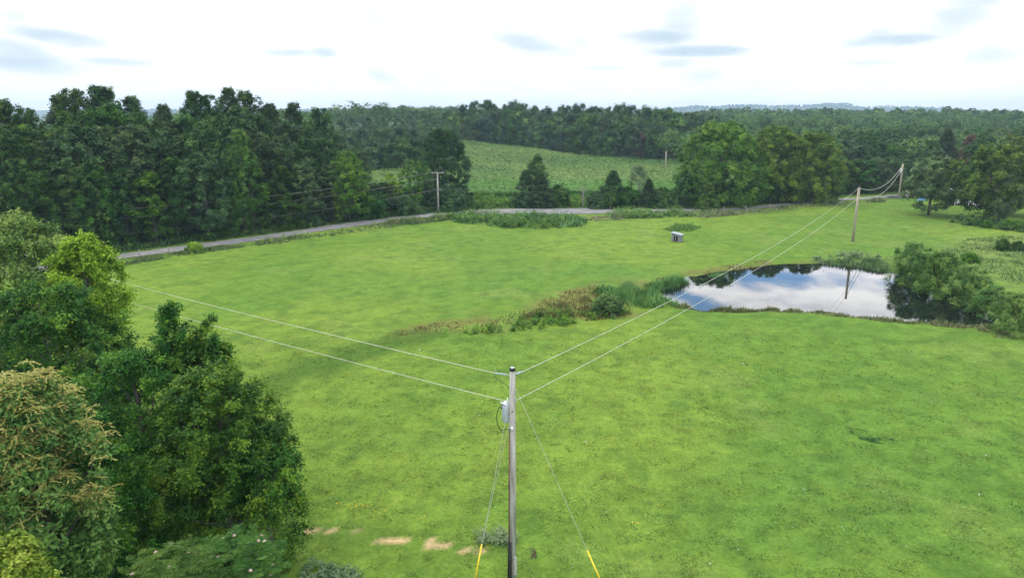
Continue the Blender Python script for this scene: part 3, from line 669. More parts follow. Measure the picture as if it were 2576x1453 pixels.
# ------------------------------------------------------------------ near trees on the left
def near_tree(name, seed, u, top_v, dist, R, Hc, prof, nclump, crad, twigs, per, leaf, mat, label, ratio=.55, lobes=.2, inner=.35, limbs=26, r0=.2, squash=1.0, up=.35, spread=.24, extra=None, top=0.0, lean=(0, 0), yellow=None):
    zt = ztop_for(top_v, dist); dep = dist*cP-(zt-HC-1)*sP; x = (u-CX)/F*dep; z = tz(x, dist); H = zt-z
    rng = np.random.default_rng(seed); z0 = H-Hc
    c, h = clumps(rng, nclump, R-crad*.6, Hc-crad*.8, z0, prof, lobes, inner, squash)
    pt = np.clip(.42+rng.normal(size=nclump)*spread+top*(h-.5), .02, .98)
    rr = crad*rng.uniform(.6, 1.3, nclump)*(1-.3*h)
    V, Fc, T = sprays(rng, c, rr, twigs, per, leaf, ratio, up, .75, np.array([0, 0, z0+Hc*.4]), pt, nr=.7)
    e = empty(name, (x, dist, z)); tag(e, label, 'tree')
    obj('crown', mesh_from('crown', V, Fc, M[mat], False, [('tint', 'FACE', 'FLOAT', T)]), e)
    sel = c[rng.choice(nclump, min(limbs, nclump), replace=False)]
    obj('trunk', limbs_mesh(rng, 'trunk', M['bark'], H*.86, r0, max(z0*.8, 1.2), sel, lean), e)
    return e, c, h, rr, rng
near_tree('broadleaf_tree', 301, 30, 516, 43, 5.0, 12, 'round', 300, 1.15, 16, 13, .17, 'leaf_soft', 'grey-green leafy tree at the far left, its top against the dark wood', ratio=.6)
near_tree('broadleaf_tree', 302, 205, 578, 41, 2.5, 6.5, 'round', 120, .9, 18, 14, .16, 'leaf_lime', 'bright yellow-green tree on the shoulder of the far left tree', ratio=.6, lobes=.12)
near_tree('broadleaf_tree', 303, 95, 690, 36, 4.6, 11, 'round', 280, 1.0, 16, 14, .15, 'leaf_near', 'mid green tree between the far left tree and the nearer dark tree', ratio=.6)
near_tree('broadleaf_tree', 304, 470, 835, 31, 2.9, 7, 'dome', 210, .66, 16, 14, .135, 'leaf_near', 'dark tree filling in below the pair of leafy spires', lobes=.36)
near_tree('broadleaf_tree', 311, 428, 752, 31, 1.15, 4.2, 'tall', 42, .5, 14, 13, .13, 'leaf_near', 'taller left one of the two leafy spires reaching the left power wires', lobes=.4, limbs=12, r0=.09)
near_tree('broadleaf_tree', 312, 525, 785, 31, 1.1, 4.0, 'tall', 38, .5, 14, 13, .13, 'leaf_near', 'shorter right one of the two leafy spires reaching the left power wires', lobes=.4, limbs=12, r0=.09)
near_tree('broadleaf_tree', 305, 538, 905, 26.5, 3.5, 9.3, 'round', 330, .78, 17, 15, .125, 'leaf_near', 'large dense dark green tree overhanging the field, nearest the pole', lobes=.2, inner=.4, r0=.22)
near_tree('broadleaf_tree', 306, 330, 860, 29, 3.4, 10, 'round', 240, .8, 16, 14, .13, 'leaf_near', 'dark leafy tree filling the gap behind the tan-flowered tree', lobes=.25)
near_tree('broadleaf_tree', 309, 655, 1075, 26.5, 2.0, 3.6, 'round', 90, .7, 16, 14, .125, 'leaf_near', 'lower dark tree whose boughs reach furthest right over the grass', lobes=.2)

near_tree('broadleaf_tree', 310, 215, 1040, 23.5, 2.4, 8.0, 'round', 190, .66, 16, 14, .125, 'leaf_near', 'dark leafy tree just behind and right of the tan-flowered tree', lobes=.2)
# tan-flowered tree: long drooping leaves, sprays of tan flower tassels on top
e, c, h, rr, rng = near_tree('flowering_tree', 307, 55, 940, 20.5, 2.15, 8.5, 'round', 200, .62, 15, 13, .19, 'leaf_soft', 'tree with drooping leaves topped by tan flower tassels, near left', ratio=.42, spread=.15)
sel = np.where((h > .45) & (c[:, 1] < .9))[0]; parts = []
for i in sel:
    for k in range(5):
        s = c[i]+rng.normal(size=3)*.28+np.array([0, 0, rr[i]*.75]); nT = 7
        for j in range(nT):
            a = rng.uniform(0, 6.28); d = np.array([math.cos(a), math.sin(a), rng.uniform(-.1, .5)]); m = 6; tt = np.linspace(0, 1, m)
            p = s+d*(tt[:, None]*.32); p[:, 2] -= .16*tt**2
            D = unit(np.tile(d, (m, 1))+np.array([0, 0, -.6])*tt[:, None]); Nn = unit(rng.normal(size=(m, 3))*.4+np.array([0, 0, 1.]))
            V, Fc = leaf_faces(p, D, Nn, np.full(m, .12), np.full(m, .05)); parts.append((V, Fc, np.clip(.5+rng.normal(size=m)*.2, 0, 1)))
V, Fc, T = merge(parts); obj('flower_tassels', mesh_from('flower_tassels', V, Fc, M['flower_tan'], False, [('tint', 'FACE', 'FLOAT', T)]), e)
mb = MB()
for k in range(5):
    y0 = -1.6-.2*k; z0 = 6.6-.3*k; mb.tube([(-2.2, y0, z0-.4), (-.8, y0-.3, z0), (.2, y0-.5, z0+.25+.1*k), (1.0, y0-.6, z0+.3+.2*k)], [.035, .025, .016, .006], 5)
mb.build('bare_branch', M['pale_bark'], e, True)

near_tree('maple_tree', 308, 20, 1335, 14.5, 1.55, 4.0, 'dome', 90, .42, 16, 13, .10, 'leaf_yellow', 'yellow-green leafy tree in the bottom left corner', ratio=.75, limbs=14, r0=.12)

# silk tree: feathery twice-divided fronds and pink tufts
def silk_tree(seed, u, top_v, dist, R, Hc, label, nf=420):
    zt = ztop_for(top_v, dist); dep = dist*cP-(zt-HC-.5)*sP; x = (u-CX)/F*dep; z = tz(x, dist); H = zt-z; rng = np.random.default_rng(seed)
    e = empty('silk_tree', (x, dist, z)); tag(e, label, 'tree'); parts = []; tips = []
    for k in range(nf):
        a = rng.uniform(0, 6.28); q = rng.uniform(0, 1)**.55; r = R*q; top = H-Hc*.33*q**2-rng.uniform(0, 1)**2*Hc*.7
        s = np.array([r*math.cos(a), r*math.sin(a), top-.15]); aa = a+rng.normal()*.9; d = unit(np.array([math.cos(aa), math.sin(aa), rng.uniform(-.6, .8)])); L = rng.uniform(.34, .55); side = np.array([-math.sin(aa), math.cos(aa), 0])
        tf = rng.uniform(.25, .75)
        if k % 13 == 0: tips.append(s+np.array([0, 0, .2]))
        for j in np.linspace(.15, 1, 7):
            for sg in (-1, 1):
                b = s+d*L*j; b = b-np.array([0, 0, .10*j*j]); w = .15*math.sin(math.pi*min(j*.8+.15, 1)); dd = unit(side*sg+d*.45+np.array([0, 0, -.15]))
                m = 5; tt = np.linspace(.1, 1, m); p = b+dd*(w*tt)[:, None]
                V, Fc = leaf_faces(p, np.tile(unit(d+dd*.3), (m, 1)), np.tile(np.array([0, 0, 1.])+rng.normal(size=3)*.5, (m, 1)), np.full(m, .045), np.full(m, .017))
                p2 = p-d*.035; V2, F2 = leaf_faces(p2, np.tile(unit(d+dd*.3), (m, 1)), np.tile(np.array([0, 0, 1.])+rng.normal(size=3)*.5, (m, 1)), np.full(m, .045), np.full(m, .017))
                parts.append((V, Fc, np.full(m, tf+rng.normal()*.08))); parts.append((V2, F2, np.full(m, tf)))
    V, Fc, T = merge(parts); obj('crown', mesh_from('crown', V, Fc, M['leaf_near2'], False, [('tint', 'FACE', 'FLOAT', np.clip(T, 0, 1))]), e)
    obj('trunk', limbs_mesh(rng, 'trunk', M['bark'], H*.75, .13, H*.3, [np.array([rng.uniform(-R, R)*.8, rng.uniform(-R, R)*.8, H-Hc*.4]) for i in range(16)]), e)
    for t in tips[:16]:
        mb = MB()
        for q in range(26):
            v = Vector(rng.normal(size=3)); v.z = abs(v.z); v.normalize(); mb.tube([Vector(t), Vector(t)+v*.055], [.004, .007], 3)
        mb.build('flower_tuft', M['flower_pink'], e)
    return e
M['leaf_near2'] = leafmat('leaf_silk', (.022, .065, .015), (.06, .13, .03), (.14, .22, .045), objvar=.1)
silk_tree(321, 425, 1378, 16.5, 1.25, 2.4, 'feathery-leaved tree with pink tufts at the bottom, left of its twin', 330)
silk_tree(322, 585, 1345, 17.5, 1.25, 2.4, 'feathery-leaved tree with pink tufts at the bottom, nearer the pole', 300)

# ------------------------------------------------------------------ grass and weeds
M['grassrgb'] = rgbmat('grass_blades', transl=.08)
def blades(rng, x, y, h, w, rgb, tilt=.6, zoff=0.0, nz=.6):
    n = len(x); z = terrain(x, y)+zoff; P = np.stack([x, y, z-.02], 1)
    a = rng.uniform(0, 6.28, n); D = unit(np.stack([np.cos(a)*tilt*rng.uniform(.3, 1.3, n), np.sin(a)*tilt*rng.uniform(.3, 1.3, n), np.ones(n)], 1)); b = rng.uniform(0, 6.28, n)
    Nn = unit(np.stack([np.cos(b), np.sin(b), np.full(n, nz)], 1)); V, Fc = leaf_faces(P, D, Nn, h, w)
    return V, Fc, np.concatenate([rgb, np.ones((n, 1))], 1)
def rgb_obj(name, parts, mat='grassrgb'):
    V, Fc, T = merge(parts); return obj(name, mesh_from(name, V, Fc, M[mat], False, [('rgb', 'FACE', 'FLOAT_COLOR', T)]))
rng = np.random.default_rng(77)
n = 1050000
r = 1/(rng.uniform(1/92, 1/19.0, n)); a = rng.uniform(-.72, .72, n); x = r*np.sin(a); y = r*np.cos(a)
rd, rs = road_dist(x, y); sd_ = sdf(x, y, pond)
keep = (sd_ > .6) & ((rd > 3.6) & (rs < 0)) & (soil_amount(x, y)*.93 < rng.uniform(0, 1.0, n)) & (y > 12)
x, y, r = x[keep], y[keep], r[keep]; n = len(x)
tuft = fbm(x, y, .6, 131, 3); keep = rng.uniform(size=n) < (.6+.8*ss(tuft, .4, .6)); x, y, r, tuft = x[keep], y[keep], r[keep], tuft[keep]; n = len(x)
vr = (.12+.26*ss(r, 75, 25)); tex = ss(fbm(x, y, .42, 141, 3), .34, .66); col_ = ground_rgb(x, y)*(.82+.32*tex)[:, None]*(1+vr*rng.uniform(-1, 1.1, n))[:, None]*1.16
yl = rng.uniform(size=n)
for sx, sy, rx, ry in YEL:
    q = ((x-sx)/rx)**2+((y-sy)/ry)**2; mk = (q < 1) & (yl < .28); col_[mk] = np.array([.72, .46, .03])
wf = rng.uniform(size=n) < .0009; col_[wf] = np.array([.5, .5, .5])
sz = (.045+.0011*r)*(1-.85*ss(r, 55, 90))*rng.uniform(.6, 1.4, n)*(.8+.5*ss(tuft, .4, .7))
g = rgb_obj('meadow_grass', [blades(rng, x, y, sz, sz*.5, col_, 2.0, 0.0, 1.6)]); tag(g, 'short mottled green meadow grass with small flowers', 'grass', kind='stuff')

def in_poly(rng, poly, n):
    lo = poly.min(0); hi = poly.max(0); P = rng.uniform(lo, hi, (n*4, 2)); P = P[sdf(P[:, 0], P[:, 1], poly) < 0][:n]; return P[:, 0], P[:, 1]
def weeds(name, px, n, h, w, c1, c2, label, cat, tilt=.5, patch=3.0, seed=1, hvar=.5, poly=None):
    rng = np.random.default_rng(seed); poly = poly_w(px) if poly is None else poly; x, y = in_poly(rng, poly, n)
    f = fbm(x, y, patch, seed*7+3, 3); k = rng.uniform(size=len(x)) < (.15+1.4*ss(f, .35, .6)); x, y, f = x[k], y[k], f[k]; m = len(x)
    e = ss(-sdf(x, y, poly), 0, 1.2)
    hh = h*(1-hvar+hvar*2*ss(f, .3, .7))*rng.uniform(.6, 1.2, m)*(.35+.65*e); t = np.clip(rng.normal(.5, .25, m)+(fbm(x, y, patch*.6, seed*3, 2)-.5)*1.5, 0, 1)[:, None]
    rgb = np.array(c1)*(1-t)+np.array(c2)*t
    g = rgb_obj(name, [blades(rng, x, y, hh, np.full(m, w)*rng.uniform(.6, 1.4, m), rgb, tilt)]); tag(g, label, cat, kind='stuff'); return g
def bushy(px, n, rad, leaf, mat, label, seed, name='weed_clumps', patch=3.0, zf=.45, poly=None, twigs=9, per=7):
    rng = np.random.default_rng(seed); poly = poly_w(px) if poly is None else poly; x, y = in_poly(rng, poly, n); f = fbm(x, y, patch, seed*5+1, 3)
    k = rng.uniform(size=len(x)) < (.25+1.3*ss(f, .35, .6)); x, y, f = x[k], y[k], f[k]; m = len(x); r = rad*rng.uniform(.5, 1.2, m)*(.7+.6*ss(f, .35, .65)); z = terrain(x, y)
    c = np.stack([x, y, z+r*zf], 1); pt = np.clip(.5+rng.normal(size=m)*.2, .02, .98)
    V, Fc, T = sprays(rng, c, r, twigs, per, leaf, .6, .8, .0, np.array([x.mean(), y.mean(), -60.]), pt)
    g = obj(name, mesh_from(name, V, Fc, M[mat], False, [('tint', 'FACE', 'FLOAT', T)])); tag(g, label, 'weeds', kind='stuff'); return g
bushy([(1125,552),(1180,543),(1260,542),(1350,545),(1460,550),(1480,560),(1460,572),(1380,577),(1300,575),(1220,570),(1140,560)], 300, 1.1, .28, 'leaf_bright', 'thick leafy tall weeds on the field side of the road bend', 61)
bushy([(1190,504),(1330,508),(1500,505),(1690,500),(1690,516),(1500,518),(1330,522),(1190,522)], 380, 1.2, .32, 'leaf_bright', 'leafy green bushes in the ditch between road and maize', 62)
bushy([(1660,578),(1690,568),(1740,565),(1765,575),(1740,584),(1690,584)], 40, .45, .16, 'leaf_bright', 'leafy weed patch behind the little grey shed', 63)
bushy([(280,628),(600,590),(800,564),(950,545),(1100,530),(1200,524),(1200,531),(1100,537),(950,553),(800,573),(600,598),(280,640)], 420, 1.1, .3, 'leaf', 'leafy dark undergrowth at the foot of the left wood', 64)
bushy([(1290,812),(1370,785),(1480,790),(1590,785),(1500,805),(1400,825),(1250,838),(1120,845)], 150, .45, .14, 'leaf_bright', 'green leafy clumps along the near side of the brown drain', 65, patch=1.5)
bushy([(640,612),(720,600),(800,590),(910,572),(1000,560),(1110,548),(1150,545),(1150,552),(1000,572),(900,585),(760,605),(650,618)], 130, .6, .2, 'leaf_soft', 'leafy weeds scattered on the verge below the left road', 66)
bushy([(1525,541),(1700,536),(1790,541),(1800,546),(1700,545),(1540,553)], 420, 1.15, .22, 'leaf_soft', 'leafy weeds hiding the road under the oaks', 70)
bushy([(1060,553),(1120,545),(1210,541),(1240,543),(1150,551),(1070,560)], 70, .7, .2, 'leaf_bright', 'leafy weeds around the foot of the crossarm pole', 71)
bushy([(2380,560),(2576,585),(2640,600),(2640,580),(2500,560),(2400,548)], 160, .9, .28, 'leaf_bright', 'leafy ground scrub along the foot of the right wood', 67)
bushy(None, 60, .5, .18, 'leaf_soft', 'scattered leafy scrub on the rough ground right of the pond', 68, poly=tan_r)
bushy([(2040,650),(2130,640),(2240,648),(2250,662),(2130,655),(2050,658)], 90, .6, .16, 'leaf_grey', 'grey-green weeds behind the far bank reeds', 69)
weeds('reeds', [(1480,735),(1560,722),(1650,718),(1668,735),(1690,752),(1720,768),(1700,775),(1600,775),(1560,770),(1500,760)], 4200, .95, .10, (.07, .17, .04), (.17, .30, .08), 'green cattail reeds at the left tip of the pond', 'reeds', .18, 1.5, 3)
weeds('reeds', [(1620,718),(1700,700),(1760,690),(1830,680),(1840,688),(1760,702),(1700,720),(1660,728)], 5000, 1.1, .10, (.08, .19, .05), (.17, .31, .08), 'light green reeds along the far left bank of the pond', 'reeds', .2, 1.5, 4)
weeds('reeds', [(2050,655),(2130,648),(2230,655),(2250,682),(2200,680),(2120,672),(2060,668)], 3000, .65, .10, (.08, .16, .05), (.19, .27, .10), 'tall grey-green reeds at the far bank of the pond beside the willows', 'reeds', .2, 1.8, 5)
weeds('bank_grass', [(1690,762),(1780,772),(1900,770),(1960,766),(1960,778),(1840,782),(1700,776)], 4500, .75, .09, (.08, .10, .03), (.22, .25, .09), 'rough brownish grass on the near left bank of the pond', 'grass', .35, 1.2, 6)
weeds('bank_grass', [(1960,770),(2120,780),(2260,798),(2400,806),(2480,815),(2576,850),(2560,870),(2440,828),(2250,812),(2100,795),(1960,782)], 7000, .45, .09, (.08, .12, .03), (.24, .24, .12), 'pale flowering grass along the near right bank of the pond', 'grass', .5, 1.2, 7)
weeds('rushes', brown_px, 4200, .36, .11, (.12, .085, .038), (.20, .22, .06), 'reddish brown rushes growing in the wet drain left of the pond', 'rushes', .4, 2.4, 8)
weeds('rushes', [(1290,805),(1370,770),(1480,745),(1500,770),(1580,795),(1480,808)], 2400, .55, .12, (.10, .08, .03), (.18, .20, .055), 'darker tall rushes beside the small round bush', 'rushes', .35, 1.8, 9)
weeds('roadside_weeds', [(1125,552),(1180,543),(1260,542),(1350,545),(1460,550),(1480,560),(1460,572),(1380,577),(1300,575),(1220,570),(1140,560)], 3500, 1.1, .2, (.06, .14, .04), (.16, .29, .09), 'thick tall weeds on the field side of the road bend', 'weeds', .7, 3.5, 10)
weeds('roadside_weeds', [(1150,546),(1230,544),(1300,546),(1460,548),(1530,545),(1535,556),(1440,554),(1300,550),(1160,550)], 5000, .4, .2, (.17, .17, .08), (.27, .25, .14), 'straw-coloured dry grass on the verge of the road bend', 'weeds', .5, 3, 11)
weeds('roadside_weeds', [(640,612),(720,600),(800,590),(910,572),(1000,560),(1110,548),(1150,545),(1150,552),(1000,572),(900,585),(760,605),(650,618)], 9000, .9, .18, (.08, .14, .04), (.20, .23, .09), 'scruffy green and brown weeds on the verge below the left road', 'weeds', .5, 3, 12)
weeds('roadside_weeds', [(270,660),(450,636),(640,610),(650,616),(460,645),(280,672)], 6000, .55, .14, (.07, .13, .035), (.17, .22, .075), 'low dark weeds along the left road edge', 'weeds', .5, 3, 13)
weeds('roadside_weeds', [(1530,540),(1640,534),(1760,540),(1900,530),(2060,514),(2230,502),(2230,508),(2060,522),(1900,538),(1780,548),(1640,542),(1540,556)], 13000, 1.0, .2, (.12, .17, .06), (.27, .27, .15), 'pale dry grass edging the field under the oaks', 'weeds', .5, 4, 14)
weeds('roadside_weeds', [(1190,504),(1330,508),(1500,505),(1690,500),(1690,518),(1500,520),(1330,524),(1190,524)], 6000, 1.1, .22, (.06, .14, .03), (.15, .28, .06), 'green weeds in the ditch between road and maize', 'weeds', .6, 5, 15)
weeds('roadside_weeds', [(280,628),(600,590),(800,564),(950,545),(1100,530),(1200,524),(1200,531),(1100,537),(950,553),(800,573),(600,598),(280,640)], 6000, .8, .2, (.03, .07, .022), (.09, .16, .045), 'dark undergrowth at the foot of the left wood', 'weeds', .6, 4, 16)
weeds('weed_patch', [(1660,578),(1690,568),(1740,565),(1765,575),(1740,584),(1690,584)], 700, .7, .15, (.07, .16, .03), (.12, .22, .05), 'tall green weed patch behind the little grey shed', 'weeds', .6, 2.5, 17)
weeds('weed_patch', [(2130,1075),(2180,1085),(2245,1105),(2255,1115),(2200,1112),(2150,1095)], 1800, .25, .06, (.05, .13, .035), (.10, .20, .055), 'dark green strip of weeds in the right foreground of the field', 'weeds', .7, 1.0, 18, poly=poly_w([(2130,1072),(2180,1082),(2250,1105),(2262,1117),(2200,1114),(2145,1096)]))
weeds('weed_patch', [(1195,1345),(1260,1335),(1300,1350),(1290,1370),(1210,1368)], 900, .3, .07, (.08, .18, .06), (.17, .28, .12), 'grey-green weed clump behind the yellow guy guard', 'weeds', .8, 1.0, 19)
weeds('weed_patch', [(760,1425),(830,1420),(920,1440),(920,1470),(760,1470)], 10, .1, .05, (.10, .17, .08), (.24, .32, .18), 'thin grass at the bottom edge beside the left trees', 'weeds', .8, .8, 20)
bushy([(760,1425),(830,1420),(920,1440),(920,1470),(760,1470)], 60, .3, .09, 'leaf_grey', 'bluish green weed clump at the bottom edge beside the left trees', 72)
bushy([(1195,1345),(1260,1335),(1300,1350),(1290,1370),(1210,1368)], 45, .28, .08, 'leaf_grey', 'leafy grey-green weeds behind the yellow guy guard', 73)
weeds('weed_patch', [(1300,1372),(1345,1372),(1350,1400),(1310,1405)], 700, .3, .05, (.12, .13, .06), (.24, .22, .12), 'dry brownish weed clump at the foot of the near pole', 'weeds', .8, .8, 21)
weeds('rough_scrub', None, 6000, .35, .14, (.10, .19, .045), (.22, .27, .10), 'rough straw and green scrub on the ground right of the pond', 'weeds', .6, 4, 22, poly=tan_r)

# ------------------------------------------------------------------ maize field
rng = np.random.default_rng(88)
corn_near = poly_w([(860,500),(1100,500),(1200,503),(1330,503),(1500,500),(1700,496),(1800,490),(1900,485)])
CP = np.array([(-62,186),(corn_near[2][0],corn_near[2][1])]+[tuple(p) for p in corn_near[3:]]+[(85,235),(78,262),(60,266),(32,270),(10,300),(-22,322),(-25,300),(-26,255),(-30,222),(-45,212),(-60,206)])
n = 150000; x, y = in_poly(rng, CP, n); m = len(x)
hgt = 1.9+.7*fbm(x, y, 14, 301, 3); rowp = .5+.5*np.sin((x*.35+y*.94)*2*np.pi/6.5+2.5*fbm(x, y, 30, 305, 2))
z = terrain(x, y)+hgt*rng.uniform(.85, 1.03, m)*(.8+.2*rowp); P = np.stack([x, y, z], 1); a = rng.uniform(0, 6.28, m)
D = unit(np.stack([np.cos(a), np.sin(a), rng.uniform(-.3, .9, m)], 1)); Nn = unit(np.stack([rng.normal(size=m)*.25, rng.normal(size=m)*.25, np.ones(m)], 1))
L = rng.uniform(.5, 1.0, m); V, Fc = leaf_faces(P, D, Nn, L, L*.32)
t = np.clip(.5+(fbm(x, y, 25, 311, 3)-.5)*1.6+rng.normal(size=m)*.12, 0, 1)[:, None]; big = ss(fbm(x, y, 40, 321, 3), .58, .7)[:, None]
rgb = (np.array([.085, .18, .034])*(1-t)+np.array([.18, .26, .06])*t)*(1-big*.5)+np.array([.05, .14, .03])*big*.5
fr = ss(y, 192, 176)[:, None]; rgb = rgb*(1-fr)+np.array([.09, .22, .03])*fr
parts = [(V, Fc, np.concatenate([rgb, np.ones((m, 1))], 1))]
# a dense lower storey so the ground does not show
gxx = np.arange(-105, 100, 1.6); gyy = np.arange(160, 325, 1.6); A, B = np.meshgrid(gxx, gyy); ins = sdf(A, B, CP) < 0
Z = terrain(A, B)+1.35+.5*fbm(A, B, 14, 301, 3)+.10*vnoise(A, B, 1.7, 331); vid = -np.ones(A.shape, int); vid[ins] = np.arange(ins.sum())
VV = np.stack([A[ins], B[ins], Z[ins]], 1); ok = ins[:-1, :-1] & ins[1:, :-1] & ins[:-1, 1:] & ins[1:, 1:]; iy, ix = np.where(ok)
FF = np.stack([vid[iy, ix], vid[iy, ix+1], vid[iy+1, ix+1], vid[iy+1, ix]], 1); tt = (.4+.4*fbm(VV[FF[:, 0], 0], VV[FF[:, 0], 1], 20, 311, 3))[:, None]
parts.append((VV, FF, np.concatenate([(np.array([.085, .17, .034])*(1-tt)+np.array([.15, .23, .055])*tt), np.ones((len(FF), 1))], 1)))
# stalks along the near edge
for i in range(1, 7):
    a0 = CP[i]; b0 = CP[i+1]; q = rng.uniform(0, 1, 1500)[:, None]; pp = a0*(1-q)+b0*q+rng.normal(size=(1500, 2))*np.array([.3, .8]); parts.append(blades(rng, pp[:, 0], pp[:, 1], rng.uniform(1.2, 2.4, 1500), rng.uniform(.12, .3, 1500), np.tile([.08, .21, .03], (1500, 1))*rng.uniform(.6, 1.3, (1500, 1)), .5))
g = rgb_obj('maize', parts); tag(g, 'field of tall green maize with yellowish tassels beyond the road', 'crop', kind='stuff')

# ------------------------------------------------------------------ far woods: too many trees to count
def far_canopy(name, n, rlo, rhi, alo, ahi, hlo, hhi, per, fs, label, seed, cut=None, rmin=3.6, rmax=6.2):
    rng = np.random.default_rng(seed); r = np.sqrt(rng.uniform(rlo**2, rhi**2, n)); a = rng.uniform(alo, ahi, n); x = r*np.sin(a); y = r*np.cos(a)
    if cut is not None:
        k = cut(x, y); x, y = x[k], y[k]
    n = len(x); z = terrain(x, y)+ridge_h(x, y); H = rng.uniform(hlo, hhi, n)+5*(fbm(x, y, 70, 501, 2)-.5); R = rng.uniform(rmin, rmax, n)
    nc = max(per//15, 3); q = max(per//nc, 4)
    d = unit(rng.normal(size=(n, nc, 3))); d[..., 2] = np.abs(d[..., 2])*1.1-.35; cc_ = np.stack([x, y, z+H-R*.9], 1)[:, None]+d*(R[:, None]*rng.uniform(.45, .68, (n, nc)))[..., None]
    dd = unit(rng.normal(size=(n, nc, q, 3))+d[:, :, None]*.8+np.array([0, 0, .35])); p = cc_[:, :, None]+dd*(R[:, None, None]*.5*rng.uniform(.7, 1.1, (n, nc, q)))[..., None]
    k = n*nc*q; p = p.reshape(-1, 3); dd = dd.reshape(-1, 3); Nn = unit(dd+rng.normal(size=(k, 3))*.3); D = unit(np.cross(Nn, rng.normal(size=(k, 3)))); L = fs*rng.uniform(.6, 1.4, k)
    tn = np.repeat(rng.uniform(.02, .95, n), nc)+rng.normal(size=n*nc)*.08
    V, Fc = leaf_faces(p-D*L[:, None]*.5, D, Nn, L, L*.8); T = np.clip(np.repeat(tn, q)+rng.normal(size=k)*.12, 0, 1)
    # soft dark core so the far ground does not show through
    o = obj(name, mesh_from(name, V, Fc, M['leaf_wood'], False, [('tint', 'FACE', 'FLOAT', T)])); tag(o, label, 'woodland', kind='stuff'); return o
M['leaf_wood'] = leafmat('leaf_wood', (.020, .054, .016), (.055, .112, .032), (.125, .205, .055), objvar=0, hue=0)
far_canopy('far_wood', 800, 235, 540, .22, .75, 9, 14.0, 300, .8, 'receding wooded canopy behind the right-hand wood', 401, rmin=4.2, rmax=6.6)
far_canopy('far_wood', 700, 385, 620, -.25, .22, 13, 18, 170, .9, 'wooded canopy behind the maize-field wood', 402)
far_canopy('far_wood', 500, 150, 330, -.78, -.25, 13, 18, 110, .9, 'wood continuing behind the left tree wall', 403, cut=lambda x, y: (x < -60))
far_canopy('far_wood', 5000, 520, 1450, -.3, .78, 11, 15.5, 60, 1.9, 'distant unbroken woodland running to the hills', 404)
far_canopy('distant_hill_wood', 15000, 1450, 3900, -.55, .8, 5, 10, 24, 4.6, 'hazy blue-green wooded hills on the horizon', 405)

# ------------------------------------------------------------------ poles and wires
def sag(a, b, s, n=24):
    a = Vector(a); b = Vector(b); return [a.lerp(b, i/n)-Vector((0, 0, s*4*(i/n)*(1-i/n))) for i in range(n+1)]
def top_pt(x, y, vtop): return ztop_for(vtop, y)

# near pole
nx_, ny_ = flat(1289, 1452); nz = tz(nx_, ny_); NH = ztop_for(928, ny_)-nz
pole = empty('utility_pole', (nx_, ny_, nz)); tag(pole, 'near weathered utility pole with transformer in the middle of the field', 'utility pole', 'utility poles')
mb = MB(); mb.tube([(0, 0, -.5), (0, 0, NH*.5), (0, 0, NH)], [.165, .14, .112], 16); mb.build('pole_shaft', M['wood_pole'], pole, True)
mb = MB(); mb.tube([(0, 0, NH-.06), (0, 0, NH+.03), (0, 0, NH+.06)], [.125, .127, .10], 16); mb.build('pole_cap', M['black'], pole)
mb = MB(); mb.tube([(0, 0, NH+.058), (0, 0, NH+.075)], [.085, .08], 12); mb.build('cap_top', M['grey_metal'], pole)
# attachment points
RX, RY, RZ_ = ground(2145, 607); RTOP = ztop_for(470, RY)
LX, LY = -31.0, 43.0                           # hidden pole behind the left trees carries the wires on
def strain(p, dirv, name='strain_insulator'):
    mb = MB(); d = Vector(dirv).normalized(); p = Vector(p)
    mb.tube([p, p+d*.14], .012, 6)
    for k in range(4): q = p+d*(.14+.09*k); mb.tube([q, q+d*.03, q+d*.06], [.022, .048, .022], 10)
    mb.tube([p+d*.46, p+d*.72], [.03, .018], 8); mb.build(name, M['porcelain'], pole, True); return p+d*.72
base = Vector((nx_, ny_, nz))
zt1 = NH-.28; zt2 = NH-1.42
rdir = Vector((RX-nx_, RY-ny_, 0)).normalized()
# left span direction from the picture: wire leaves the frame trees at (262,700)
ldir = Vector((LX-nx_, LY-ny_, 0)).normalized()
a1 = strain((ldir.x*.12, ldir.y*.12, zt1), (ldir.x, ldir.y, -.05)); a2 = strain((rdir.x*.12, rdir.y*.12, zt1), (rdir.x, rdir.y, -.1))
b1 = Vector((ldir.x*.13, ldir.y*.13, zt2)); b2 = Vector((rdir.x*.13+.03, rdir.y*.13, zt2+.02))
mb = MB(); mb.tube([Vector((0.02, 0, zt2-.02)), b1+ldir*.25], .018, 6); mb.tube([b1, b1+ldir*.18], .03, 8); mb.tube([Vector((0.0, 0, zt2)), b2+rdir*.1], .018, 6); mb.tube([b2+Vector((.02, 0, -.05)), b2+Vector((.02, 0, .14))], .035, 10); mb.build('neutral_bracket', M['grey_metal'], pole)
mb = MB(); mb.tube([a1+Vector((0, 0, -.02)), a1+Vector((.05, 0, .25))], .008, 5); mb.build('arrester_pin', M['wire'], pole)
mb = MB(); mb.tube([a1+Vector((-.02, 0, -.04)), a1+Vector((.1, .0, -.25)), Vector((-.28, -.02, NH-.62)), Vector((-.1, -.03, NH-.82))], .011, 6); mb.build('jumper_wire', M['black'], pole)
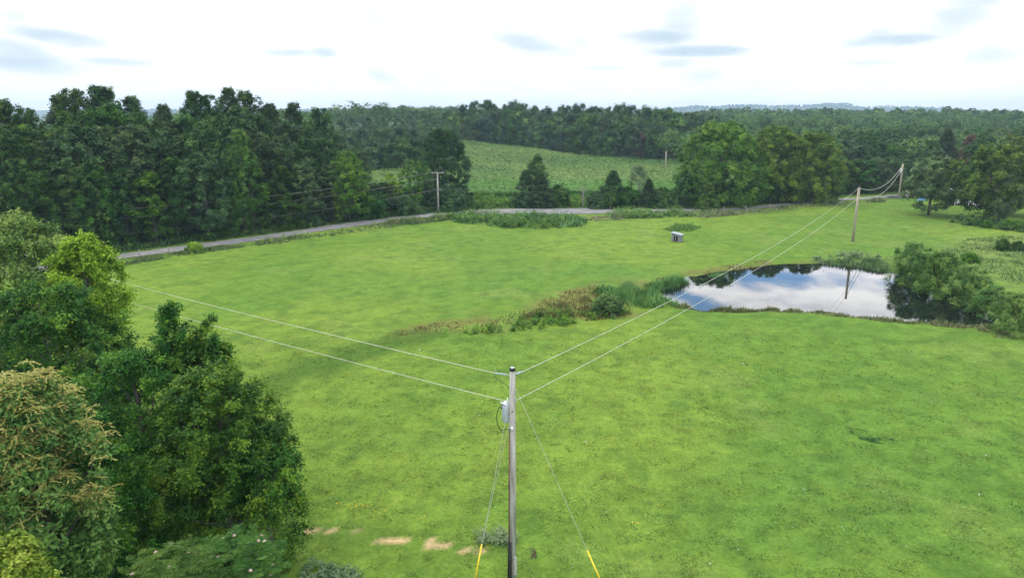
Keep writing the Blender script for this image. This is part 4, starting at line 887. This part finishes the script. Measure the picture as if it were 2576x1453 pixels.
# transformer tank
tr = empty('transformer', (-.26, .12, NH-2.25), 0); tr.parent = pole
mb = MB(); mb.tube([(0, 0, -.06), (0, 0, 0), (0, 0, .70), (0, 0, .78), (0, 0, .84)], [.10, .165, .17, .14, .05], 18)
tank = mb.build('tank', M['transformer'], tr, True)
mb = MB(); mb.tube([(-.10, -.06, .74), (-.2, -.12, .84)], [.028, .035], 8); mb.tube([(.05, -.05, .8), (.06, -.06, 1.0)], [.03, .022], 8); mb.build('bushing', M['white_paint'], tr, True)
mb = MB(); mb.tube([(-.16, -.1, .62), (-.2, -.12, .58)], .035, 8); mb.tube([(.2, -.05, .2), (.28, -.1, .2)], .03, 6); mb.tube([(.2, -.05, .6), (.28, -.1, .6)], .03, 6); mb.build('mounting_lug', M['black'], tr, True)
# service loop
pts = []
for k in range(15):
    t = k/14; ang = math.radians(70+t*230); pts.append((-.34+.24*math.cos(ang)-.05, -.05, NH-2.1+.55*math.sin(ang)+.05))
pts += [(-.2, -.1, NH-2.55), (-.03, -.15, NH-2.48)]
mb = MB(); mb.tube(pts, .016, 6); mb.build('service_cable', M['black'], pole, True)
mb = MB(); mb.tube([(-.02, -.14, NH-2.55), (-.02, -.16, NH-2.4)], [.055, .05], 10); mb.build('weatherhead', M['white_paint'], pole, True)
mb = MB(); mb.tube([(.0, -.115, NH-1.75), (.0, -.135, NH-1.75)], .035, 8); mb.build('round_tag', M['rust'], pole)
mb = MB(); mb.tube([(-.115, -.08, NH-2.6), (-.14, -.1, NH*.5), (-.15, -.11, .2)], .022, 8); mb.build('ground_conduit', M['rust'], pole, True)
mb = MB(); mb.tube([(-.16, -.12, 2.0), (-.175, -.125, 0)], .03, 8); mb.tube([(-.07, -.165, 1.9), (-.07, -.175, 0)], .032, 8); mb.build('riser_pipe', M['black'], pole, True)
mb = MB(); mb.box((.12, -.14, .75), (.13, .06, .85)); mb.build('meter_strip', M['wood_pole'], pole)
# guy wires
def guy(top, gu, gv, vguard, name='guy_wire'):
    gx_, gy_ = flat(gu, gv); g_ = Vector((gx_, gy_, tz(gx_, gy_)))-base; top = Vector(top)
    mb = MB(); mb.tube([top, top.lerp(g_, .5), g_], .009, 6); o = mb.build(name, M['wire'], pole)
    # guard starts where it passes frame height vguard
    best = 0
    for k in range(200):
        q = top.lerp(g_, k/200)+base
        if project(*q)[1] >= vguard: best = k/200; break
    return o, top, g_, best
o, tp, gg, bst = guy((-.07, -.05, NH-1.0), 1188, 1490, 1368)
mb = MB(); mb.tube([tp.lerp(gg, bst), gg], .033, 10); mb.build('guy_guard', M['yellow'], o, True)
mb = MB(); mb.tube([(-.05, -.06, NH-1.9), tuple(tp.lerp(gg, bst-.01))], .009, 6); mb.build('guy_wire', M['wire'], pole)
o, tp, gg, bst = guy((.1, -.05, NH-.72), 1535, 1510, 1383)
mb = MB(); mb.tube([tp.lerp(gg, bst), gg], .033, 10); mb.build('guy_guard', M['yellow'], o, True)

def simple_pole(u, vb, vt, r, mat, label, extra=None):
    x, y, z = ground(u, vb); h = ztop_for(vt, y)-z; e = empty('utility_pole', (x, y, z)); tag(e, label, 'utility pole', 'utility poles')
    mb = MB(); mb.tube([(0, 0, -.4), (0, 0, h*.5), (0, 0, h)], [r*1.25, r*1.1, r], 12); mb.build('pole_shaft', M[mat], e, True); return e, Vector((x, y, z)), h
p2, q2, h2 = simple_pole(2145, 607, 470, .17, 'tan_pole', 'tan utility pole standing behind the pond')
mb = MB(); mb.tube([(0, 0, h2-.05), (0, 0, h2+.1)], .19, 12); mb.build('pole_cap', M['black'], p2)
p3, q3, h3 = simple_pole(2260, 499, 412, .17, 'tan_pole', 'utility pole with transformer beside the yard at the road')
mb = MB(); mb.tube([(-.35, -.1, h3-2.1), (-.35, -.1, h3-2.0), (-.35, -.1, h3-1.2), (-.35, -.1, h3-1.1)], [.12, .2, .2, .1], 12); mb.build('transformer', M['transformer'], p3, True)
p4, q4, h4 = simple_pole(1103, 536, 433, .14, 'wood_pole', 'grey utility pole with crossarm on the left road verge')
mb = MB(); mb.box((0, -.16, h4-.12), (2.4, .12, .14)); mb.build('crossarm', M['wood_pole'], p4)
for s in (-1.05, 1.05):
    mb = MB(); mb.tube([(s, -.16, h4-.05), (s, -.16, h4+.04), (s, -.16, h4+.13)], [.03, .07, .04], 8); mb.build('insulator', M['porcelain'], p4, True)
mb = MB(); mb.box((.45, -.1, h4-3.35), (.7, .12, .08)); mb.build('wire_bracket', M['grey_metal'], p4)
p5x, p5y = flat(1673, 440, 0.4); e = empty('utility_pole', (p5x, p5y, tz(p5x, p5y))); tag(e, 'pale utility pole standing alone in the maize field', 'utility pole', 'utility poles')
h5 = ztop_for(380, p5y)-tz(p5x, p5y); mb = MB(); mb.tube([(0, 0, -.3), (0, 0, h5*.5), (0, 0, h5)], [.24, .2, .17], 10); mb.build('pole_shaft', M['tan_pole'], e, True)

def wire(a, b, s, r, label, mat='wire', group='power wires', name='power_wire'):
    mb = MB(); mb.tube(sag(a, b, s), r, 5); o = mb.build(name, M[mat]); tag(o, label, 'wire', group)
def unproject(u, v, y):          # world point at frame point (u,v) and ground distance y
    rx, ry, rz = ray(u, v); t = y/ry; return Vector((rx*t, y, HC+rz*t))
wire(base+a2, q2+Vector((0, 0, h2-.15)), 1.1, .013, 'upper pale wire from the near pole to the tan pole behind the pond')
wire(base+b2+rdir*.1, q2+Vector((.1, 0, h2-1.55)), 1.1, .013, 'lower pale wire from the near pole to the tan pole behind the pond')
LW1 = unproject(60, 640, 62); LW2 = unproject(40, 675, 62)
wire(base+a1, LW1, .25, .013, 'upper pale wire from the near pole into the left trees')
wire(base+b1+ldir*.2, LW2, .25, .013, 'lower pale wire from the near pole into the left trees')
wire(q2+Vector((0, 0, h2-.15)), q3+Vector((0, 0, h3-.2)), 2.2, .030, 'upper slack wire between the two far right poles')
wire(q2+Vector((.1, 0, h2-1.6)), q3+Vector((-.2, 0, h3-1.4)), 2.3, .030, 'lower slack wire between the two far right poles')
for (za, u2, v2, lab) in ((h4+.1, -40, 545, 'topmost dark wire in front of the left wood'), (h4-1.2, -60, 572, 'middle dark wire in front of the left wood'), (h4-3.3, -60, 618, 'lowest dark wire in front of the left wood')):
    wire(q4+Vector((0, -.15, za)), unproject(u2, v2, 92), 1.3, .036, lab, 'dark_wire', 'roadside wires')
wire(q4+Vector((.6, -.1, h4-3.35)), q4+Vector((25, 9, h4-3.1)), .3, .022, 'short dark wire running right from the crossarm pole to the cedar', 'dark_wire', 'roadside wires')

# ------------------------------------------------------------------ little grey shed
sx, sy, sz_ = ground(1703, 607); sh = empty('field_shed', (sx, sy, sz_), math.radians(56), (.9, .9, .9)); tag(sh, 'little weathered grey shed with sloping tin roof alone in the field', 'shed')
mb = MB(); W_, D_, H_ = 1.25, 1.55, 1.35
nb = 7
hy = lambda y: H_-.04+.17*y
for i in range(nb):      # planked walls with broken and missing boards on the open side
    t = (i+.5)/nb-.5; y0 = t*D_; h = hy(y0)
    if i in (1, 5, 6): mb.box((-W_/2, y0, h/2), (.05, D_/nb*.93, h), skewy=0)
    elif i == 3: mb.box((-W_/2, y0+.03, h*.5), (.05, D_/nb*.7, h))
    elif i == 0: mb.box((-W_/2, y0, h/2), (.05, D_/nb*.97, h))
    else: mb.box((-W_/2, y0, h*.88), (.05, D_/nb*.93, h*.24))
    mb.box((W_/2, y0, h/2), (.05, D_/nb*.97, h))
for i in range(6):
    t = (i+.5)/6-.5
    mb.box((t*W_, -D_/2, hy(-D_/2)/2), (W_/6*.96, .05, hy(-D_/2)-.04*(i % 2))); mb.box((t*W_, D_/2, hy(D_/2)/2), (W_/6*.96, .05, hy(D_/2)))
mb.build('board_walls', M['shed_wood'], sh)
mb = MB(); mb.box((.1, 0, H_*.40), (W_-.35, D_-.12, H_*.7)); mb.build('shade_block', M['shed_shade'], sh)  # solid black block that paints the shade behind the board gaps
mb = MB(); mb.box((0, 0, H_+.04), (W_+.32, D_+.34, .05), skewy=.17); mb.build('tin_roof', M['tin'], sh)
for cx_ in (-W_/2+.05, W_/2-.05):
    for cy_ in (-D_/2+.05, D_/2-.05):
        mb = MB(); mb.box((cx_, cy_, hy(cy_)/2), (.09, .09, hy(cy_)+.02)); mb.build('corner_post', M['shed_wood'], sh)

# ------------------------------------------------------------------ yard: dark shed, heaps, tarp
yx, yy, yz = ground(2418, 517); s = empty('yard_shed', (yx, yy, yz), math.radians(-12)); tag(s, 'black-sided shed with pale roof half hidden by trees at the right', 'shed')
mb = MB(); mb.box((0, 2, 1.5), (2.6, 4, 3.0)); mb.build('walls', M['dark_wall'], s)
mb = MB(); mb.box((0, 2, 3.2), (3.0, 4.4, .12), skew=.05); mb.build('roof', M['tin'], s)
mb = MB(); mb.tube([(-1.35, -.15, 0), (-1.35, -.15, 3.3)], .07, 6); mb.build('corner_post', M['white_paint'], s)
mb = MB(); mb.box((-.7, -.05, .9), (.6, .08, 1.1)); mb.build('white_panel', M['white_paint'], s)
bx, by, bz = ground(2255, 498); rg = random.Random(4)
hp = empty('lumber_stack', (bx, by, bz), .15); tag(hp, 'low grey stack of lumber at the foot of the far transformer pole', 'lumber')
mb = MB()
for k in range(26): mb.box((rg.uniform(-1.6, 1.6), rg.uniform(-1, 1), .12+.09*(k//4)), (rg.uniform(2.5, 4), .25, .08), rg.uniform(-.12, .12))
mb.build('planks', M['gravel'], hp)
def rock(e_name, u, v, r, lab, grp):
    x, y, z = ground(u, v); rr_ = np.random.default_rng(int(u*7+v)); V = []; Fc = []
    nlat, nlon = 6, 9
    for i in range(nlat+1):
        th = math.pi*i/nlat
        for j in range(nlon):
            ph = 2*math.pi*j/nlon; k = 1+rr_.normal()*.13; V.append((r*k*1.3*math.sin(th)*math.cos(ph), r*k*math.sin(th)*math.sin(ph), r*.75*k*math.cos(th)+r*.45))
    for i in range(nlat):
        for j in range(nlon): Fc.append((i*nlon+j, (i+1)*nlon+j, (i+1)*nlon+(j+1) % nlon, i*nlon+(j+1) % nlon))
    o = obj(e_name, mesh_from(e_name, V, Fc, M['stone'])); o.location = (x, y, z); tag(o, lab, 'boulder', grp)
for k, (u, v, r) in enumerate([(2286, 486, .7), (2296, 488, .9), (2310, 490, .8), (2322, 487, .8), (2334, 488, .6), (2302, 481, .6), (2318, 480, .5), (2345, 486, .5), (2296, 496, .6)]):
    rock('boulder', u, v, r, 'pale boulder, '+ORD[k]+' of the heap in the yard behind the lone meadow tree', 'pale boulders in the yard')
tx, ty, tzz = ground(2318, 504); tp_ = empty('tarp_pile', (tx, ty, tzz)); tag(tp_, 'low pile under a blue tarp beside the lone meadow tree', 'tarp')
V = []; Fc = []
for i in range(9):
    for j in range(7):
        a = i/8*2-1; b = j/6*2-1; V.append((a*1.0, b*.7, .5*max(0, 1-a*a)**.5*max(0, 1-b*b)**.5+.05*rg.uniform(-1, 1)))
for i in range(8):
    for j in range(6): Fc.append((i*7+j, (i+1)*7+j, (i+1)*7+j+1, i*7+j+1))
obj('tarp', mesh_from('tarp', V, Fc, M['blue_tarp'], True), tp_)

# ------------------------------------------------------------------ fence posts along the road
for ki, (u, v, h) in enumerate([(352, 652, 1.3), (290, 661, 1.1), (425, 640, 1.1), (494, 634, 1.1), (1472, 558, 1.3), (1500, 557, 1.1), (1535, 556, 1.5), (1521, 549, 1.2), (2120, 521, 1.1), (1820, 534, 1.2), (1875, 529, 1.1), (1935, 529, 1.3)]):
    x, y, z = ground(u, v); o = None; mb = MB(); mb.tube([(0, 0, -.2), (0.02, 0, h*.6), (0.04, 0, h)], [.075, .07, .06], 7)
    lab = 'short wooden fence post on the near side of the left road' if u < 600 else ('short dark fence post by the road bend below the sapling' if u < 1600 else 'short pale fence post in the dry grass under the oaks')
    lab = ['tallest','leftmost','third','rightmost','leftmost','middle','tallest','hindmost','hindmost','leftmost','middle','rightmost'][ki]+' '+lab
    o = mb.build('fence_post', M['post'], None, True, (x, y, z)); tag(o, lab, 'fence post', 'left road posts' if u < 600 else ('bend posts' if u < 1600 else 'oak side posts'))

# bare dead tree before the maize
dx_, dy_, dz_ = ground(1466, 520); e = empty('dead_tree', (dx_, dy_, dz_)); tag(e, 'thin grey bare dead tree between the two cedar groups', 'tree')
rngd = np.random.default_rng(9)
obj('trunk', limbs_mesh(rngd, 'trunk', M['pale_bark'], 4.6, .14, 1.5, [np.array([rngd.uniform(-1.8, 1.8), rngd.uniform(-1, 1), rngd.uniform(3, 6)]) for i in range(26)], rl=.3), e)

# ------------------------------------------------------------------ haze
mh = bpy.data.materials.new('haze'); mh.use_nodes = True; th = mh.node_tree; th.nodes.clear()
pv = N(th, 'ShaderNodeVolumePrincipled'); pv.inputs['Color'].default_value = (.62, .80, 1.0, 1); pv.inputs['Density'].default_value = .00020; pv.inputs['Anisotropy'].default_value = .2
ho = N(th, 'ShaderNodeOutputMaterial'); th.links.new(pv.outputs[0], ho.inputs['Volume'])
mb = MB(); mb.box((0, 2200, 48), (9600, 5600, 110)); hz = mb.build('haze', mh); tag(hz, kind='stuff')
